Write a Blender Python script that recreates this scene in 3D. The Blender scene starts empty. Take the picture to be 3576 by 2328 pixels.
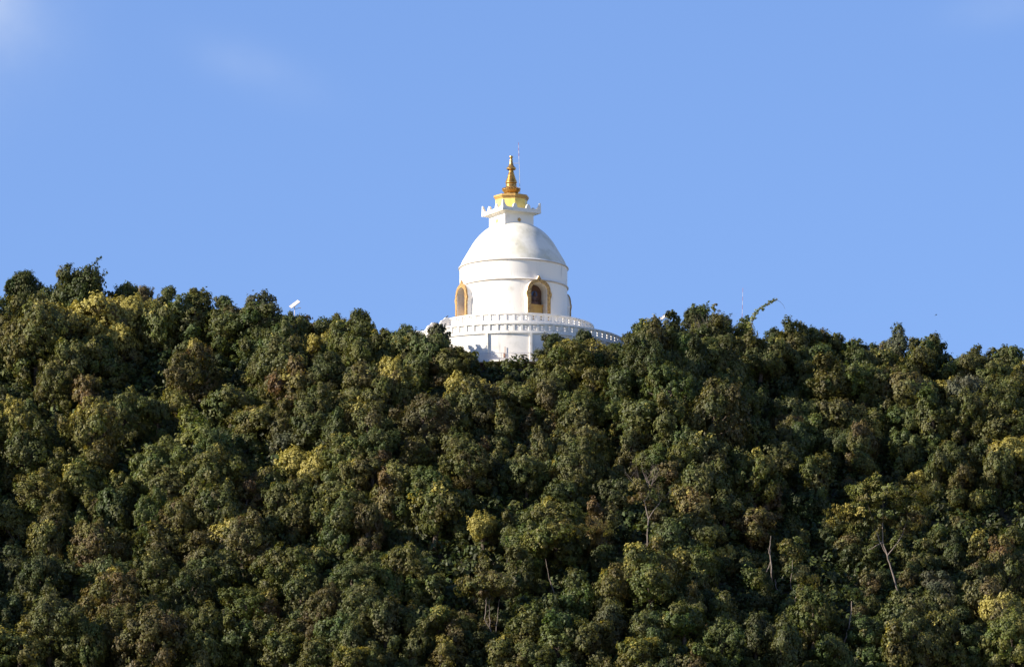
import bpy, math, random
import numpy as np
from mathutils import Vector

R = math.radians
sin, cos, pi = math.sin, math.cos, math.pi
scene = bpy.context.scene
col = scene.collection

# ------------------------------------------------------------------ camera
PITCH = R(10.5)              # the hill is seen from the lake far below
DIST = 1729.0
MPP = 0.0473                 # metres per photo pixel at the pagoda
TGT = Vector((-0.25, 0.0, 7.7))
fwd = Vector((0, cos(PITCH), sin(PITCH)))
CAM = TGT - fwd * DIST
up = Vector((0, -sin(PITCH), cos(PITCH)))
FOCAL = 36.0 * DIST / (3576 * MPP)
cam_d = bpy.data.cameras.new("camera")
cam_d.lens = FOCAL
cam_d.sensor_width = 36.0
cam_d.clip_start = 1.0
cam_d.clip_end = 20000.0
cam = bpy.data.objects.new("camera", cam_d)
cam.location = CAM
cam.rotation_euler = (pi / 2 + PITCH, 0, 0)
col.objects.link(cam)
scene.camera = cam

# ------------------------------------------------------------------ light
SUN_AZ, SUN_EL = R(-73.0), R(25.0)      # azimuth from the camera side, negative = left
sdir = Vector((sin(SUN_AZ) * cos(SUN_EL), -cos(SUN_AZ) * cos(SUN_EL), sin(SUN_EL)))
sun_d = bpy.data.lights.new("sun", 'SUN')
sun_d.energy = 5.0
sun_d.angle = R(0.5)
sun_d.color = (1.0, 0.905, 0.76)
sun = bpy.data.objects.new("sun", sun_d)
sun.rotation_euler = (-sdir).to_track_quat('-Z', 'Y').to_euler()
sun.location = (-200, -200, 200)
col.objects.link(sun)

world = bpy.data.worlds.new("World")
scene.world = world
world.use_nodes = True
wn, wl = world.node_tree.nodes, world.node_tree.links
wn.clear()
w_out = wn.new('ShaderNodeOutputWorld')
w_bg = wn.new('ShaderNodeBackground')
w_bg.inputs['Strength'].default_value = 0.094
sky = wn.new('ShaderNodeTexSky')
sky.sky_type = 'NISHITA'
sky.sun_disc = False
sky.sun_elevation = SUN_EL
sky.sun_rotation = math.atan2(sdir.x, sdir.y)
sky.altitude = 1100
sky.air_density = 1.0
sky.dust_density = 0.05
sky.ozone_density = 3.0
w_tc = wn.new('ShaderNodeTexCoord')


def wmath(op, a, b=None, c=None):
    n = wn.new('ShaderNodeMath')
    n.operation = op
    for i, v in enumerate((a, b, c)):
        if v is None:
            continue
        if isinstance(v, (int, float)):
            n.inputs[i].default_value = v
        else:
            wl.new(v, n.inputs[i])
    return n.outputs[0]


def pix_dir(px, py):
    v = fwd * DIST + Vector((1, 0, 0)) * ((px - 1788) * MPP) + up * ((1164 - py) * MPP)
    return v.normalized()


def cloud_mask(px, py, rx, ry, tilt):
    """soft thin cloud round one direction of the sky (rx, ry in radians)"""
    d = pix_dir(px, py)
    sx = Vector((1, 0, 0)) * cos(tilt) + up * sin(tilt)
    sy = -Vector((1, 0, 0)) * sin(tilt) + up * cos(tilt)
    outs = []
    for ax, rr in ((sx, rx), (sy, ry)):
        dn = wn.new('ShaderNodeVectorMath')
        dn.operation = 'DOT_PRODUCT'
        wl.new(w_tc.outputs['Generated'], dn.inputs[0])
        dn.inputs[1].default_value = ax
        outs.append(wmath('DIVIDE', wmath('SUBTRACT', dn.outputs['Value'], d.dot(ax)), rr))
    q = wmath('ADD', wmath('MULTIPLY', outs[0], outs[0]), wmath('MULTIPLY', outs[1], outs[1]))
    fn = wn.new('ShaderNodeVectorMath')
    fn.operation = 'DOT_PRODUCT'
    wl.new(w_tc.outputs['Generated'], fn.inputs[0])
    fn.inputs[1].default_value = fwd
    front = wmath('GREATER_THAN', fn.outputs['Value'], 0.0)
    return wmath('MULTIPLY', wmath('EXPONENT', wmath('MULTIPLY', q, -1.0)), front)


w_noise = wn.new('ShaderNodeTexNoise')
w_noise.inputs['Scale'].default_value = 130.0
w_noise.inputs['Detail'].default_value = 5.0
w_noise.inputs['Roughness'].default_value = 0.55
wl.new(w_tc.outputs['Generated'], w_noise.inputs['Vector'])
m1 = cloud_mask(-260, -120, 0.0088, 0.0100, 0.6)
m2 = cloud_mask(880, 240, 0.0060, 0.0022, -0.35)
m3 = cloud_mask(3500, 20, 0.0060, 0.0020, 0.2)
ms = wmath('ADD', m1, wmath('ADD', wmath('MULTIPLY', m2, 0.15), wmath('MULTIPLY', m3, 0.12)))
mc = wmath('MULTIPLY', ms, wmath('MULTIPLY_ADD', w_noise.outputs['Fac'], 1.5, -0.05))
mc = wmath('MULTIPLY', wmath('MINIMUM', wmath('MAXIMUM', mc, 0.0), 0.8), 0.8)
w_tint = wn.new('ShaderNodeMix')
w_tint.data_type = 'RGBA'
w_tint.blend_type = 'MULTIPLY'
w_tint.inputs[0].default_value = 1.0
w_tint.inputs[7].default_value = (0.775, 0.815, 1.045, 1)
wl.new(sky.outputs[0], w_tint.inputs[6])
w_mix = wn.new('ShaderNodeMix')
w_mix.data_type = 'RGBA'
wl.new(mc, w_mix.inputs[0])
wl.new(w_tint.outputs[2], w_mix.inputs[6])
w_mix.inputs[7].default_value = (4.3, 4.8, 5.7, 1)
wl.new(w_mix.outputs[2], w_bg.inputs['Color'])
wl.new(w_bg.outputs[0], w_out.inputs[0])

scene.view_settings.view_transform = 'Standard'
scene.view_settings.look = 'None'
scene.view_settings.exposure = 0.89
scene.view_settings.gamma = 1.0
scene.view_settings.use_curve_mapping = False
scene.render.engine = 'CYCLES'
scene.cycles.max_bounces = 5
scene.cycles.diffuse_bounces = 3
scene.cycles.glossy_bounces = 2
scene.cycles.transmission_bounces = 3
scene.cycles.use_denoising = True
scene.render.film_transparent = False
scene.cycles.filter_width = 1.5


# ------------------------------------------------------------------ materials
def new_mat(name):
    m = bpy.data.materials.new(name)
    m.use_nodes = True
    nt = m.node_tree
    nt.nodes.clear()
    out = nt.nodes.new('ShaderNodeOutputMaterial')
    b = nt.nodes.new('ShaderNodeBsdfPrincipled')
    nt.links.new(b.outputs[0], out.inputs[0])
    return m, nt, b, out


def mix_rgb(nt, fac, a, b, mode='MIX'):
    n = nt.nodes.new('ShaderNodeMix')
    n.data_type = 'RGBA'
    n.blend_type = mode
    for i, v in ((0, fac), (6, a), (7, b)):
        if isinstance(v, (int, float)):
            n.inputs[i].default_value = v
        elif isinstance(v, tuple):
            n.inputs[i].default_value = v if len(v) == 4 else v + (1,)
        else:
            nt.links.new(v, n.inputs[i])
    return n.outputs[2]


def noise(nt, scale, detail=4, rough=0.55, vec=None, stretch=None):
    tc = nt.nodes.new('ShaderNodeTexCoord')
    v = vec or tc.outputs['Object']
    if stretch:
        mp = nt.nodes.new('ShaderNodeMapping')
        mp.inputs['Scale'].default_value = stretch
        nt.links.new(v, mp.inputs[0])
        v = mp.outputs[0]
    n = nt.nodes.new('ShaderNodeTexNoise')
    n.inputs['Scale'].default_value = scale
    n.inputs['Detail'].default_value = detail
    n.inputs['Roughness'].default_value = rough
    nt.links.new(v, n.inputs['Vector'])
    return n.outputs['Fac']


def ramp(nt, fac, lo, hi):
    n = nt.nodes.new('ShaderNodeMapRange')
    n.interpolation_type = 'SMOOTHSTEP'
    n.inputs[1].default_value = lo
    n.inputs[2].default_value = hi
    nt.links.new(fac, n.inputs[0])
    return n.outputs[0]


def bump(nt, b, fac, dist=0.05, strength=0.4):
    n = nt.nodes.new('ShaderNodeBump')
    n.inputs['Strength'].default_value = strength
    n.inputs['Distance'].default_value = dist
    nt.links.new(fac, n.inputs['Height'])
    nt.links.new(n.outputs[0], b.inputs['Normal'])


def white_mat(name, base=(0.87, 0.825, 0.75), stain=(0.60, 0.56, 0.47), lo=0.52, hi=0.8, streak=0.7):
    m, nt, b, out = new_mat(name)
    big = noise(nt, 0.35, 6, 0.6)
    st = noise(nt, 0.8, 6, 0.65, stretch=(1.6, 1.6, 0.18))
    c = mix_rgb(nt, ramp(nt, big, lo, hi), base, stain)
    sc = nt.nodes.new('ShaderNodeMath')
    sc.operation = 'MULTIPLY'
    nt.links.new(ramp(nt, st, 0.56, 0.78), sc.inputs[0])
    sc.inputs[1].default_value = streak
    c = mix_rgb(nt, sc.outputs[0], c, (0.42, 0.41, 0.38))
    nt.links.new(c, b.inputs['Base Color'])
    b.inputs['Roughness'].default_value = 0.65
    bump(nt, b, noise(nt, 1.2, 4, 0.5), 0.02, 0.2)
    return m


def paint_mat(name, c1, c2, scale=2.0, rough=0.5, metal=0.0, lo=0.35, hi=0.75):
    m, nt, b, out = new_mat(name)
    f = noise(nt, scale, 5, 0.6)
    nt.links.new(mix_rgb(nt, ramp(nt, f, lo, hi), c1, c2), b.inputs['Base Color'])
    b.inputs['Roughness'].default_value = rough
    b.inputs['Metallic'].default_value = metal
    bump(nt, b, noise(nt, scale * 4, 4), 0.03, 0.35)
    return m


M = {}
M['white'] = white_mat('whitewash')
M['dome'] = white_mat('weathered_whitewash', base=(0.85, 0.81, 0.71), stain=(0.60, 0.56, 0.42), lo=0.34, hi=0.76, streak=0.55)
M['grey_brown'] = paint_mat('grey_brown_plaster', (0.46, 0.40, 0.34), (0.62, 0.57, 0.50), 0.7, 0.8)
M['cream'] = paint_mat('bounce_tinted_plaster', (0.76, 0.70, 0.60), (0.62, 0.54, 0.43), 0.8, 0.7)  # gold bounce light inside the niches is put into this reveal colour
M['gold'] = paint_mat('gilded_metal', (0.60, 0.38, 0.12), (0.26, 0.14, 0.055), 2.5, 0.33, 0.75)
M['trim'] = paint_mat('gold_paint_trim', (0.60, 0.36, 0.11), (0.22, 0.12, 0.05), 3.5, 0.5, 0.25, 0.4, 0.65)
M['yellow'] = paint_mat('yellow_paint', (0.85, 0.66, 0.19), (0.74, 0.54, 0.13), 1.5, 0.5)
M['ochre'] = paint_mat('ochre_paint', (0.56, 0.34, 0.08), (0.40, 0.21, 0.06), 1.5, 0.5)
M['bronze'] = paint_mat('dark_bronze', (0.13, 0.07, 0.05), (0.07, 0.05, 0.06), 2.5, 0.5, 0.3)
M['blue'] = paint_mat('blue_paint', (0.05, 0.11, 0.26), (0.08, 0.08, 0.12), 3, 0.6)
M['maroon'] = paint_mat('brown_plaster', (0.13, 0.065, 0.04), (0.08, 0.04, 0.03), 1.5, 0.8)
M['brick'] = paint_mat('dark_brick_base', (0.085, 0.045, 0.038), (0.05, 0.032, 0.03), 1.2, 0.9)
M['rust'] = paint_mat('rust', (0.26, 0.10, 0.04), (0.36, 0.2, 0.12), 4, 0.9)
M['steel'] = paint_mat('grey_steel', (0.45, 0.45, 0.46), (0.33, 0.33, 0.34), 4, 0.45, 0.4)
M['panel'] = paint_mat('sun_bleached_panel', (0.78, 0.74, 0.72), (0.62, 0.52, 0.50), 1.5, 0.4)
M['red'] = paint_mat('red_mast_paint', (0.40, 0.08, 0.07), (0.33, 0.07, 0.06), 3, 0.6)
M['mastwhite'] = paint_mat('white_mast_paint', (0.62, 0.58, 0.58), (0.55, 0.5, 0.5), 3, 0.6)
M['black'] = paint_mat('black_feathers', (0.012, 0.012, 0.016), (0.02, 0.02, 0.025), 6, 0.6)
M['bark'] = paint_mat('brown_bark', (0.10, 0.075, 0.055), (0.05, 0.037, 0.028), 2, 0.9)
M['palebark'] = paint_mat('pale_grey_bark', (0.25, 0.20, 0.165), (0.13, 0.10, 0.08), 1.6, 0.85)
M['soil'] = paint_mat('forest_floor', (0.040, 0.029, 0.013), (0.024, 0.022, 0.008), 0.25, 0.95)
M['valley'] = paint_mat('bounce_valley_floor', (0.36, 0.31, 0.16), (0.26, 0.25, 0.11), 0.02, 0.95)  # unseen valley floor, coloured golden to bounce warm light up at the pagoda


def leaf_mat(name, bloom, transl=0.28):
    """colour = object colour, varied leaf by leaf and cluster by cluster; object alpha = share of flowering clusters"""
    m, nt, b, out = new_mat(name)
    oi = nt.nodes.new('ShaderNodeObjectInfo')
    at = nt.nodes.new('ShaderNodeAttribute')
    at.attribute_name = 'leaf'
    sp = nt.nodes.new('ShaderNodeSeparateColor')
    nt.links.new(at.outputs['Color'], sp.inputs[0])
    hsv = nt.nodes.new('ShaderNodeHueSaturation')
    nt.links.new(oi.outputs['Color'], hsv.inputs['Color'])

    def lin(sock, a, c):
        n = nt.nodes.new('ShaderNodeMath')
        n.operation = 'MULTIPLY_ADD'
        nt.links.new(sock, n.inputs[0])
        n.inputs[1].default_value = a
        n.inputs[2].default_value = c
        return n.outputs[0]
    nt.links.new(lin(sp.outputs[1], 0.075, 0.4625), hsv.inputs['Hue'])
    nt.links.new(lin(sp.outputs[0], 0.35, 0.80), hsv.inputs['Saturation'])
    nt.links.new(lin(sp.outputs[0], 0.75, 0.62), hsv.inputs['Value'])
    # flowering / turning leaves: clusters marked in the blue channel, as many as the object's alpha allows
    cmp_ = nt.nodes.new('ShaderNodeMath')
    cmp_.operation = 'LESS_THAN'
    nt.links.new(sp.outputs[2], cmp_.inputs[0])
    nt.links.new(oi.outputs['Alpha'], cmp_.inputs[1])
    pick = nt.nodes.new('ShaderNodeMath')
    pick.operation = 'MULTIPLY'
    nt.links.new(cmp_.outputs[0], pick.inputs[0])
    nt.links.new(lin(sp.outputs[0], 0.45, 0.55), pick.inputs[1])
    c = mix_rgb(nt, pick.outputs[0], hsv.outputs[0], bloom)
    nt.links.new(c, b.inputs['Base Color'])
    b.inputs['Roughness'].default_value = 0.55
    b.inputs['Specular IOR Level'].default_value = 0.25
    tr = nt.nodes.new('ShaderNodeBsdfTranslucent')
    nt.links.new(mix_rgb(nt, 1.0, c, (1.3, 1.25, 0.7), 'MULTIPLY'), tr.inputs[0])
    mx = nt.nodes.new('ShaderNodeMixShader')
    mx.inputs[0].default_value = transl
    nt.links.new(b.outputs[0], mx.inputs[1])
    nt.links.new(tr.outputs[0], mx.inputs[2])
    nt.links.new(mx.outputs[0], out.inputs[0])
    return m


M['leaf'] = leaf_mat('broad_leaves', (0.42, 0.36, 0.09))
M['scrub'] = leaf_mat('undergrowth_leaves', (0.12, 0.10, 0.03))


# ------------------------------------------------------------------ mesh helpers
class MB:
    def __init__(self):
        self.v, self.f = [], []

    def quadbox(self, a, b):
        (x0, y0, z0), (x1, y1, z1) = a, b
        i = len(self.v)
        self.v += [(x0, y0, z0), (x1, y0, z0), (x1, y1, z0), (x0, y1, z0), (x0, y0, z1), (x1, y0, z1), (x1, y1, z1), (x0, y1, z1)]
        self.f += [tuple(i + k for k in q) for q in ((3, 2, 1, 0), (4, 5, 6, 7), (0, 1, 5, 4), (1, 2, 6, 5), (2, 3, 7, 6), (3, 0, 4, 7))]
        return self

    def ring(self, prof, n=128, a0=0.0, a1=360.0):
        """closed profile (r, z) swept round the z axis between azimuths (from -Y, positive to +X)"""
        full = abs(a1 - a0) >= 359.9
        k = len(prof)
        i0 = len(self.v)
        cnt = n if full else n + 1
        for j in range(cnt):
            a = R(a0 + (a1 - a0) * j / n)
            for (r, z) in prof:
                self.v.append((r * sin(a), -r * cos(a), z))
        for j in range(n):
            p, q = i0 + j * k, i0 + ((j + 1) % cnt) * k
            for m in range(k):
                m2 = (m + 1) % k
                self.f.append((p + m, q + m, q + m2, p + m2))
        if not full:
            self.f.append(tuple(i0 + m for m in range(k)))
            e = i0 + n * k
            self.f.append(tuple(e + m for m in reversed(range(k))))
        return self

    def lathe(self, prof, n=96, cap=True, cx=0.0):
        i0, k = len(self.v), len(prof)
        for j in range(n):
            a = 2 * pi * j / n
            for (r, z) in prof:
                self.v.append((cx + r * sin(a), -r * cos(a), z))
        for j in range(n):
            p, q = i0 + j * k, i0 + ((j + 1) % n) * k
            for m in range(k - 1):
                self.f.append((p + m, q + m, q + m + 1, p + m + 1))
        if cap:
            self.f.append(tuple(i0 + j * k + k - 1 for j in range(n)))
            self.f.append(tuple(i0 + j * k for j in reversed(range(n))))
        return self

    def prism(self, poly, y0, y1):
        """polygon in the x-z plane pushed from y0 (front) to y1"""
        i, n = len(self.v), len(poly)
        self.v += [(x, y0, z) for x, z in poly] + [(x, y1, z) for x, z in poly]
        self.f.append(tuple(i + k for k in range(n)))
        self.f.append(tuple(i + n + k for k in reversed(range(n))))
        for k in range(n):
            k2 = (k + 1) % n
            self.f.append((i + k2, i + k, i + n + k, i + n + k2))
        return self

    def band(self, outer, inner, y0, y1):
        """closed strip between two outlines of the same length (x-z), with depth"""
        i, n = len(self.v), len(outer)
        for y in (y0, y1):
            self.v += [(x, y, z) for x, z in outer] + [(x, y, z) for x, z in inner]
        o0, n0, o1, n1 = i, i + n, i + 2 * n, i + 3 * n
        for k in range(n - 1):
            a, b = k, k + 1
            self.f += [(o0 + a, o0 + b, n0 + b, n0 + a), (o1 + b, o1 + a, n1 + a, n1 + b),
                       (o0 + b, o0 + a, o1 + a, o1 + b), (n0 + a, n0 + b, n1 + b, n1 + a)]
        for k in (0, n - 1):
            self.f.append((o0 + k, n0 + k, n1 + k, o1 + k))
        return self

    def tube(self, pts, rad, n=6):
        pts = [Vector(p) for p in pts]
        i0 = len(self.v)
        for j, p in enumerate(pts):
            t = (pts[min(j + 1, len(pts) - 1)] - pts[max(j - 1, 0)]).normalized()
            u = t.cross(Vector((0.31, 0.95, 0.1))).normalized()
            w = t.cross(u)
            r = rad[j] if isinstance(rad, (list, tuple)) else rad
            for m in range(n):
                a = 2 * pi * m / n
                self.v.append(tuple(p + u * (r * cos(a)) + w * (r * sin(a))))
        for j in range(len(pts) - 1):
            for m in range(n):
                m2 = (m + 1) % n
                self.f.append((i0 + j * n + m, i0 + j * n + m2, i0 + (j + 1) * n + m2, i0 + (j + 1) * n + m))
        self.f.append(tuple(i0 + m for m in reversed(range(n))))
        e = i0 + (len(pts) - 1) * n
        self.f.append(tuple(e + m for m in range(n)))
        return self

    def mesh(self, name, mat, smooth=False):
        me = bpy.data.meshes.new(name)
        me.from_pydata(self.v, [], self.f)
        me.materials.append(M[mat])
        if smooth:
            me.polygons.foreach_set('use_smooth', [True] * len(me.polygons))
        me.update()
        return me


def put(name, me, parent=None, loc=(0, 0, 0), rz=0.0, scale=None):
    o = bpy.data.objects.new(name, me)
    o.location = loc
    o.rotation_euler = (0, 0, rz)
    if scale:
        o.scale = scale
    o.parent = parent
    col.objects.link(o)
    return o


def thing(name, label, cat, loc=(0, 0, 0), rz=0.0, group=None, me=None):
    o = put(name, me, None, loc, rz)
    o['label'], o['category'] = label, cat
    if group:
        o['group'] = group
    return o


def smooth_angle(me, deg=35):
    me.polygons.foreach_set('use_smooth', [True] * len(me.polygons))
    me.set_sharp_from_angle(angle=R(deg))
    return me


# ------------------------------------------------------------------ terrain
RX = [-1500, -400, -140, -86, -71, -61, -52, -41, -30, -25, -20, 18, 22, 31, 43, 50, 62, 70, 80, 140, 400, 1500]
RZ = [-330, -40, 9.5, 10.4, 10.0, 9.2, 7.8, 6.6, 3.8, 1.6, -2.5, -2.5, 0.6, 3.8, 2.4, 2.2, 1.0, -0.2, -2.2, -7.0, -70, -330]
SX = [-400, -60, -34, -22, 22, 34, 60, 400]
SY = [4.0, 2.0, -6.0, -22.5, -22.5, -8.0, 0.0, 0.0]
SLOPE = 0.74
VALLEY = CAM.z - 1.7


def np_ground(x, y):
    x, y = np.asarray(x, float), np.asarray(y, float)
    zr = np.interp(x, RX, RZ)
    d = np.interp(x, SX, SY) - y                      # metres down the front slope
    front = np.where(d > 0, SLOPE * (np.sqrt(d * d + 9.0) - 3.0), 0.0)
    far = np.maximum(0.0, d - 220.0)
    front = front - far * 0.34
    back = np.maximum(0.0, y - 24.0) * 0.30
    r = np.hypot(x, y)
    amp = np.clip((r - 20.0) / 14.0, 0, 1)
    bumps = amp * (1.1 * np.sin(x * 0.11 + 1.3) * np.cos(y * 0.09 + 0.4) + 0.6 * np.sin(x * 0.27 + y * 0.21) + 1.6 * np.sin(x * 0.052 - y * 0.03 + 2.0) * np.clip(d / 30.0, 0, 1))
    shade_spur = 27.0 * np.exp(-((x + 120.0) / 15.0) ** 2) * np.clip((d - 22.0) / 30.0, 0, 1) * np.clip((170.0 - d) / 40.0, 0, 1)  # unseen rise added past the left edge to shade the lower slope
    plat = np.clip((24.0 - r) / 3.0, 0, 1)
    z = zr - front - back + bumps + shade_spur
    z = z * (1 - plat) + (-2.5) * plat
    return np.maximum(z, VALLEY + 0.35 * np.sin(x * 0.01) - 0.35)


def ground(x, y):
    return float(np_ground(x, y))


def grid_axis(parts):
    out = []
    for a, b, n in parts:
        out += list(np.linspace(a, b, n, endpoint=False))
    return np.array(out + [parts[-1][1]])


gx = grid_axis([(-6000, -400, 12), (-400, -120, 20), (-120, 120, 120), (120, 400, 20), (400, 6000, 12)])
gy = grid_axis([(-6000, -400, 30), (-400, -150, 25), (-150, 40, 95), (40, 400, 20), (400, 6000, 12)])
X, Y = np.meshgrid(gx, gy)
Z = np_ground(X, Y)
nv = X.size
me = bpy.data.meshes.new('hillside')
me.vertices.add(nv)
me.vertices.foreach_set('co', np.stack([X, Y, Z], -1).reshape(-1).astype(np.float32))
nx_, ny_ = len(gx), len(gy)
ii = (np.arange(ny_ - 1)[:, None] * nx_ + np.arange(nx_ - 1)[None, :]).reshape(-1)
quads = np.stack([ii, ii + 1, ii + 1 + nx_, ii + nx_], -1).astype(np.int32)
me.loops.add(quads.size)
me.loops.foreach_set('vertex_index', quads.reshape(-1))
me.polygons.add(len(quads))
me.polygons.foreach_set('loop_start', np.arange(0, quads.size, 4, dtype=np.int32))
me.polygons.foreach_set('use_smooth', [True] * len(quads))
me.materials.append(M['soil'])
me.materials.append(M['valley'])
me.polygons.foreach_set('material_index', (Z.reshape(-1)[quads].mean(1) < VALLEY + 4.0).astype(np.int32))
me.update(calc_edges=True)
me.validate()
hill = put('hillside', me)
hill['kind'] = 'structure'
hill['label'] = 'steep forested hillside of dark soil under the trees'

# ------------------------------------------------------------------ pagoda
PAG = thing('pagoda', 'white domed hilltop pagoda with gilded spire and two ringed terraces', 'pagoda')
N1, N2 = 86, 62
R1, R2 = 18.5, 13.25
NICHE = [26.0, -64.0, 118.0, 206.0]
STAIR = -64.0

base = put('base_wall', smooth_angle(MB().ring([(17.3, -3.2), (17.3, -0.45), (12, -0.45), (12, -3.2)], 96).mesh('base_wall', 'brick')), PAG)
pm = MB().quadbox((-0.32, -18.0, -3.1), (0.32, -17.2, -0.45)).mesh('base_pillar', 'brick')
for k in range(32):
    put('pillar', pm, base, rz=R(5 + k * 11.25))
put('walkway', smooth_angle(MB().ring([(19.25, -0.45), (19.25, -0.12), (12.2, -0.12), (12.2, -0.45)], 128).mesh('walkway', 'white')), PAG)


def gap_ok(az, half):
    d = (az - STAIR + 180) % 360 - 180
    return abs(d) > half


def terrace(rad, z0, zf, ztop, nb, npil, az0, stair_half):
    """wall drum + floor, with a pierced balustrade of posts and panels above it"""
    w = put('terrace', smooth_angle(MB().ring([(rad - 0.12, z0), (rad - 0.12, zf - 0.28), (rad + 0.10, zf - 0.22), (rad + 0.12, zf), (6.0, zf), (6.0, z0)], 160).mesh('terrace_wall', 'white')), PAG)
    pil = MB().quadbox((-0.2, -rad - 0.16, z0), (0.2, -rad + 0.2, zf - 0.23)).mesh('pilaster', 'white')
    for k in range(npil):
        az = az0 + k * 360.0 / npil
        if gap_ok(az, stair_half):
            put('pilaster', pil, w, rz=R(az))
    step = 360.0 / nb
    a0, a1 = STAIR + stair_half, STAIR - stair_half + 360.0
    nseg = int((a1 - a0) / step * 2)
    bal = put('balustrade', smooth_angle(MB().ring([(rad + 0.08, ztop - 0.24), (rad + 0.08, ztop), (rad - 0.42, ztop), (rad - 0.42, ztop - 0.24)], nseg, a0, a1)
              .ring([(rad + 0.03, zf), (rad + 0.03, zf + 0.24), (rad - 0.36, zf + 0.24), (rad - 0.36, zf)], nseg, a0, a1).mesh('balustrade_rails', 'white')), PAG)
    zb, zt = zf + 0.24, ztop - 0.24
    wbay = 2 * rad * sin(R(step) / 2)
    post = MB().quadbox((-0.20, -rad, zb), (0.20, -rad + 0.36, zt)).mesh('baluster_post', 'white')
    # pierced panel set back from the posts: two stacked square holes
    hw = wbay / 2 - 0.12
    pb = MB()
    h = zt - zb
    rows = [zb, zb + 0.2 * h, zb + 0.42 * h, zb + 0.58 * h, zb + 0.80 * h, zt]
    y0, y1 = -rad + 0.15, -rad + 0.30
    for a, b_ in ((0, 1), (2, 3), (4, 5)):
        pb.quadbox((-hw, y0, rows[a]), (hw, y1, rows[b_]))
    for a, b_ in ((1, 2), (3, 4)):
        pb.quadbox((-hw, y0, rows[a]), (-0.15, y1, rows[b_]))
        pb.quadbox((0.15, y0, rows[a]), (hw, y1, rows[b_]))
    pan = pb.mesh('pierced_panel', 'white')
    for k in range(nb):
        az = k * step
        if gap_ok(az, stair_half - step * 0.2):
            put('post', post, bal, rz=R(az))
        if gap_ok(az + step / 2, stair_half):
            put('panel', pan, bal, rz=R(az + step / 2))
    # radial flight of steps with solid side walls
    st = MB()
    half = rad * sin(R(stair_half))
    n = 14
    run = (zf - z0) * 1.15
    for k in range(n):
        st.quadbox((-half + 0.3, -rad - run + k * run / n, z0), (half - 0.3, -rad + 0.3, z0 + (k + 1) * (zf - z0) / n))
    s = put('staircase', st.mesh('steps', 'white'), PAG, rz=R(STAIR))
    for sx in (-1, 1):
        poly = [(rad - 0.3, z0), (rad - 0.3, ztop + 0.05), (rad + 0.5, ztop + 0.05), (rad + 0.75, ztop - 0.25), (rad + 1.2, ztop - 0.5), (rad + run * 0.8, z0 + 1.5), (rad + run + 0.3, z0 + 1.2), (rad + run + 0.3, z0)]
        wb = MB().prism([(-x, z) for x, z in poly], -0.22, 0.22)
        wb.v = [(y + sx * half, x, z) for x, y, z in wb.v]
        put('side_wall', wb.mesh('stair_side_wall', 'white'), s)
    return w


t1 = terrace(R1, -0.12, 4.55, 6.1, N1, 16, -13.6, 9.0)
t2 = terrace(R2, 4.40, 7.22, 8.75, N2, 16, -2.0, 11.0)
# drain with rust stain on the front wall
dp = put('drain_pipe', MB().tube([(0, -R1 - 0.02, 0.9), (0, -R1 - 0.02, 2.1)], 0.045).mesh('drain_pipe', 'rust'), PAG, rz=R(-4.3))
put('rust_box', MB().quadbox((-0.24, -R1 - 0.08, 0.30), (0.02, -R1 + 0.2, 1.0)).mesh('rust_box', 'rust'), dp)


def arch(hw, spring, top, tip, knob=0.0, n=10, z0=7.2):
    """outline of a pointed niche from the right foot over the tip to the left foot"""
    pts = [(hw, z0), (hw, spring - 1.0), (hw + knob, spring - 0.45), (hw + knob, spring - 0.15), (hw, spring + 0.25)]
    for k in range(1, n):
        a = pi / 2 * k / n
        pts.append((hw * cos(a) ** 0.9, spring + 0.25 + (top - spring - 0.25) * sin(a)))
    pts = [p for p in pts if p[0] > 0.22] + [(0.0, tip)]
    return pts + [(-x, z) for x, z in reversed(pts[:-1])]


OUT = arch(2.06, 13.0, 15.15, 15.8, 0.22)
INN = arch(1.46, 13.0, 14.55, 14.65, 0.0)
INN = INN[:]
# same number of points on both outlines
k_ = min(len(OUT), len(INN))


def resample(pts, n):
    d = [0]
    for a, b in zip(pts, pts[1:]):
        d.append(d[-1] + math.hypot(b[0] - a[0], b[1] - a[1]))
    t = np.linspace(0, d[-1], n)
    return list(zip(np.interp(t, d, [p[0] for p in pts]), np.interp(t, d, [p[1] for p in pts])))


def halfsample(pts, n):
    m = len(pts) // 2
    r = resample(pts[:m + 1], n)
    return r + [(-x, z) for x, z in reversed(r[:-1])]


OUT, INN, MID = halfsample(OUT, 40), halfsample(INN, 40), None
MID = [((a[0] * 0.995), a[1] - 0.004) for a in OUT]

# drum with niche openings left free
DRP = []
z = 7.22
while z < 15.1:
    DRP.append((8.87, z))
    z += 0.25
DRP += [(8.87, 15.10), (9.03, 15.16), (9.05, 15.30), (8.93, 15.42), (8.90, 15.5), (8.90, 16.4), (8.90, 17.4), (8.90, 18.35), (9.08, 18.45), (9.10, 18.62), (8.94, 18.70), (8.86, 18.8)]
mb = MB().lathe(DRP, 240, cap=False)
kf = []
for f in mb.f:
    c = np.mean([mb.v[i] for i in f], axis=0)
    keep = True
    for a in NICHE:
        ax, ay = sin(R(a)), -cos(R(a))
        dep = c[0] * ax + c[1] * ay
        lat = c[0] * -ay + c[1] * ax
        if dep > 0 and abs(lat) < 1.72 and c[2] < (13.4 + math.sqrt(max(0, 1.66 ** 2 - lat * lat)) * 0.86):
            keep = False
    if keep:
        kf.append(f)
mb.f = kf
dr = put('drum', smooth_angle(mb.mesh('drum', 'white'), 30), PAG)
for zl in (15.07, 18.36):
    put('ledge', smooth_angle(MB().ring([(8.80, zl - 0.02), (9.04, zl + 0.04), (9.12, zl + 0.11), (9.12, zl + 0.2), (8.80, zl + 0.2)], 160).mesh('ledge', 'grey_brown')), dr)  # separate rings in darker grey-brown plaster at both bands
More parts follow.
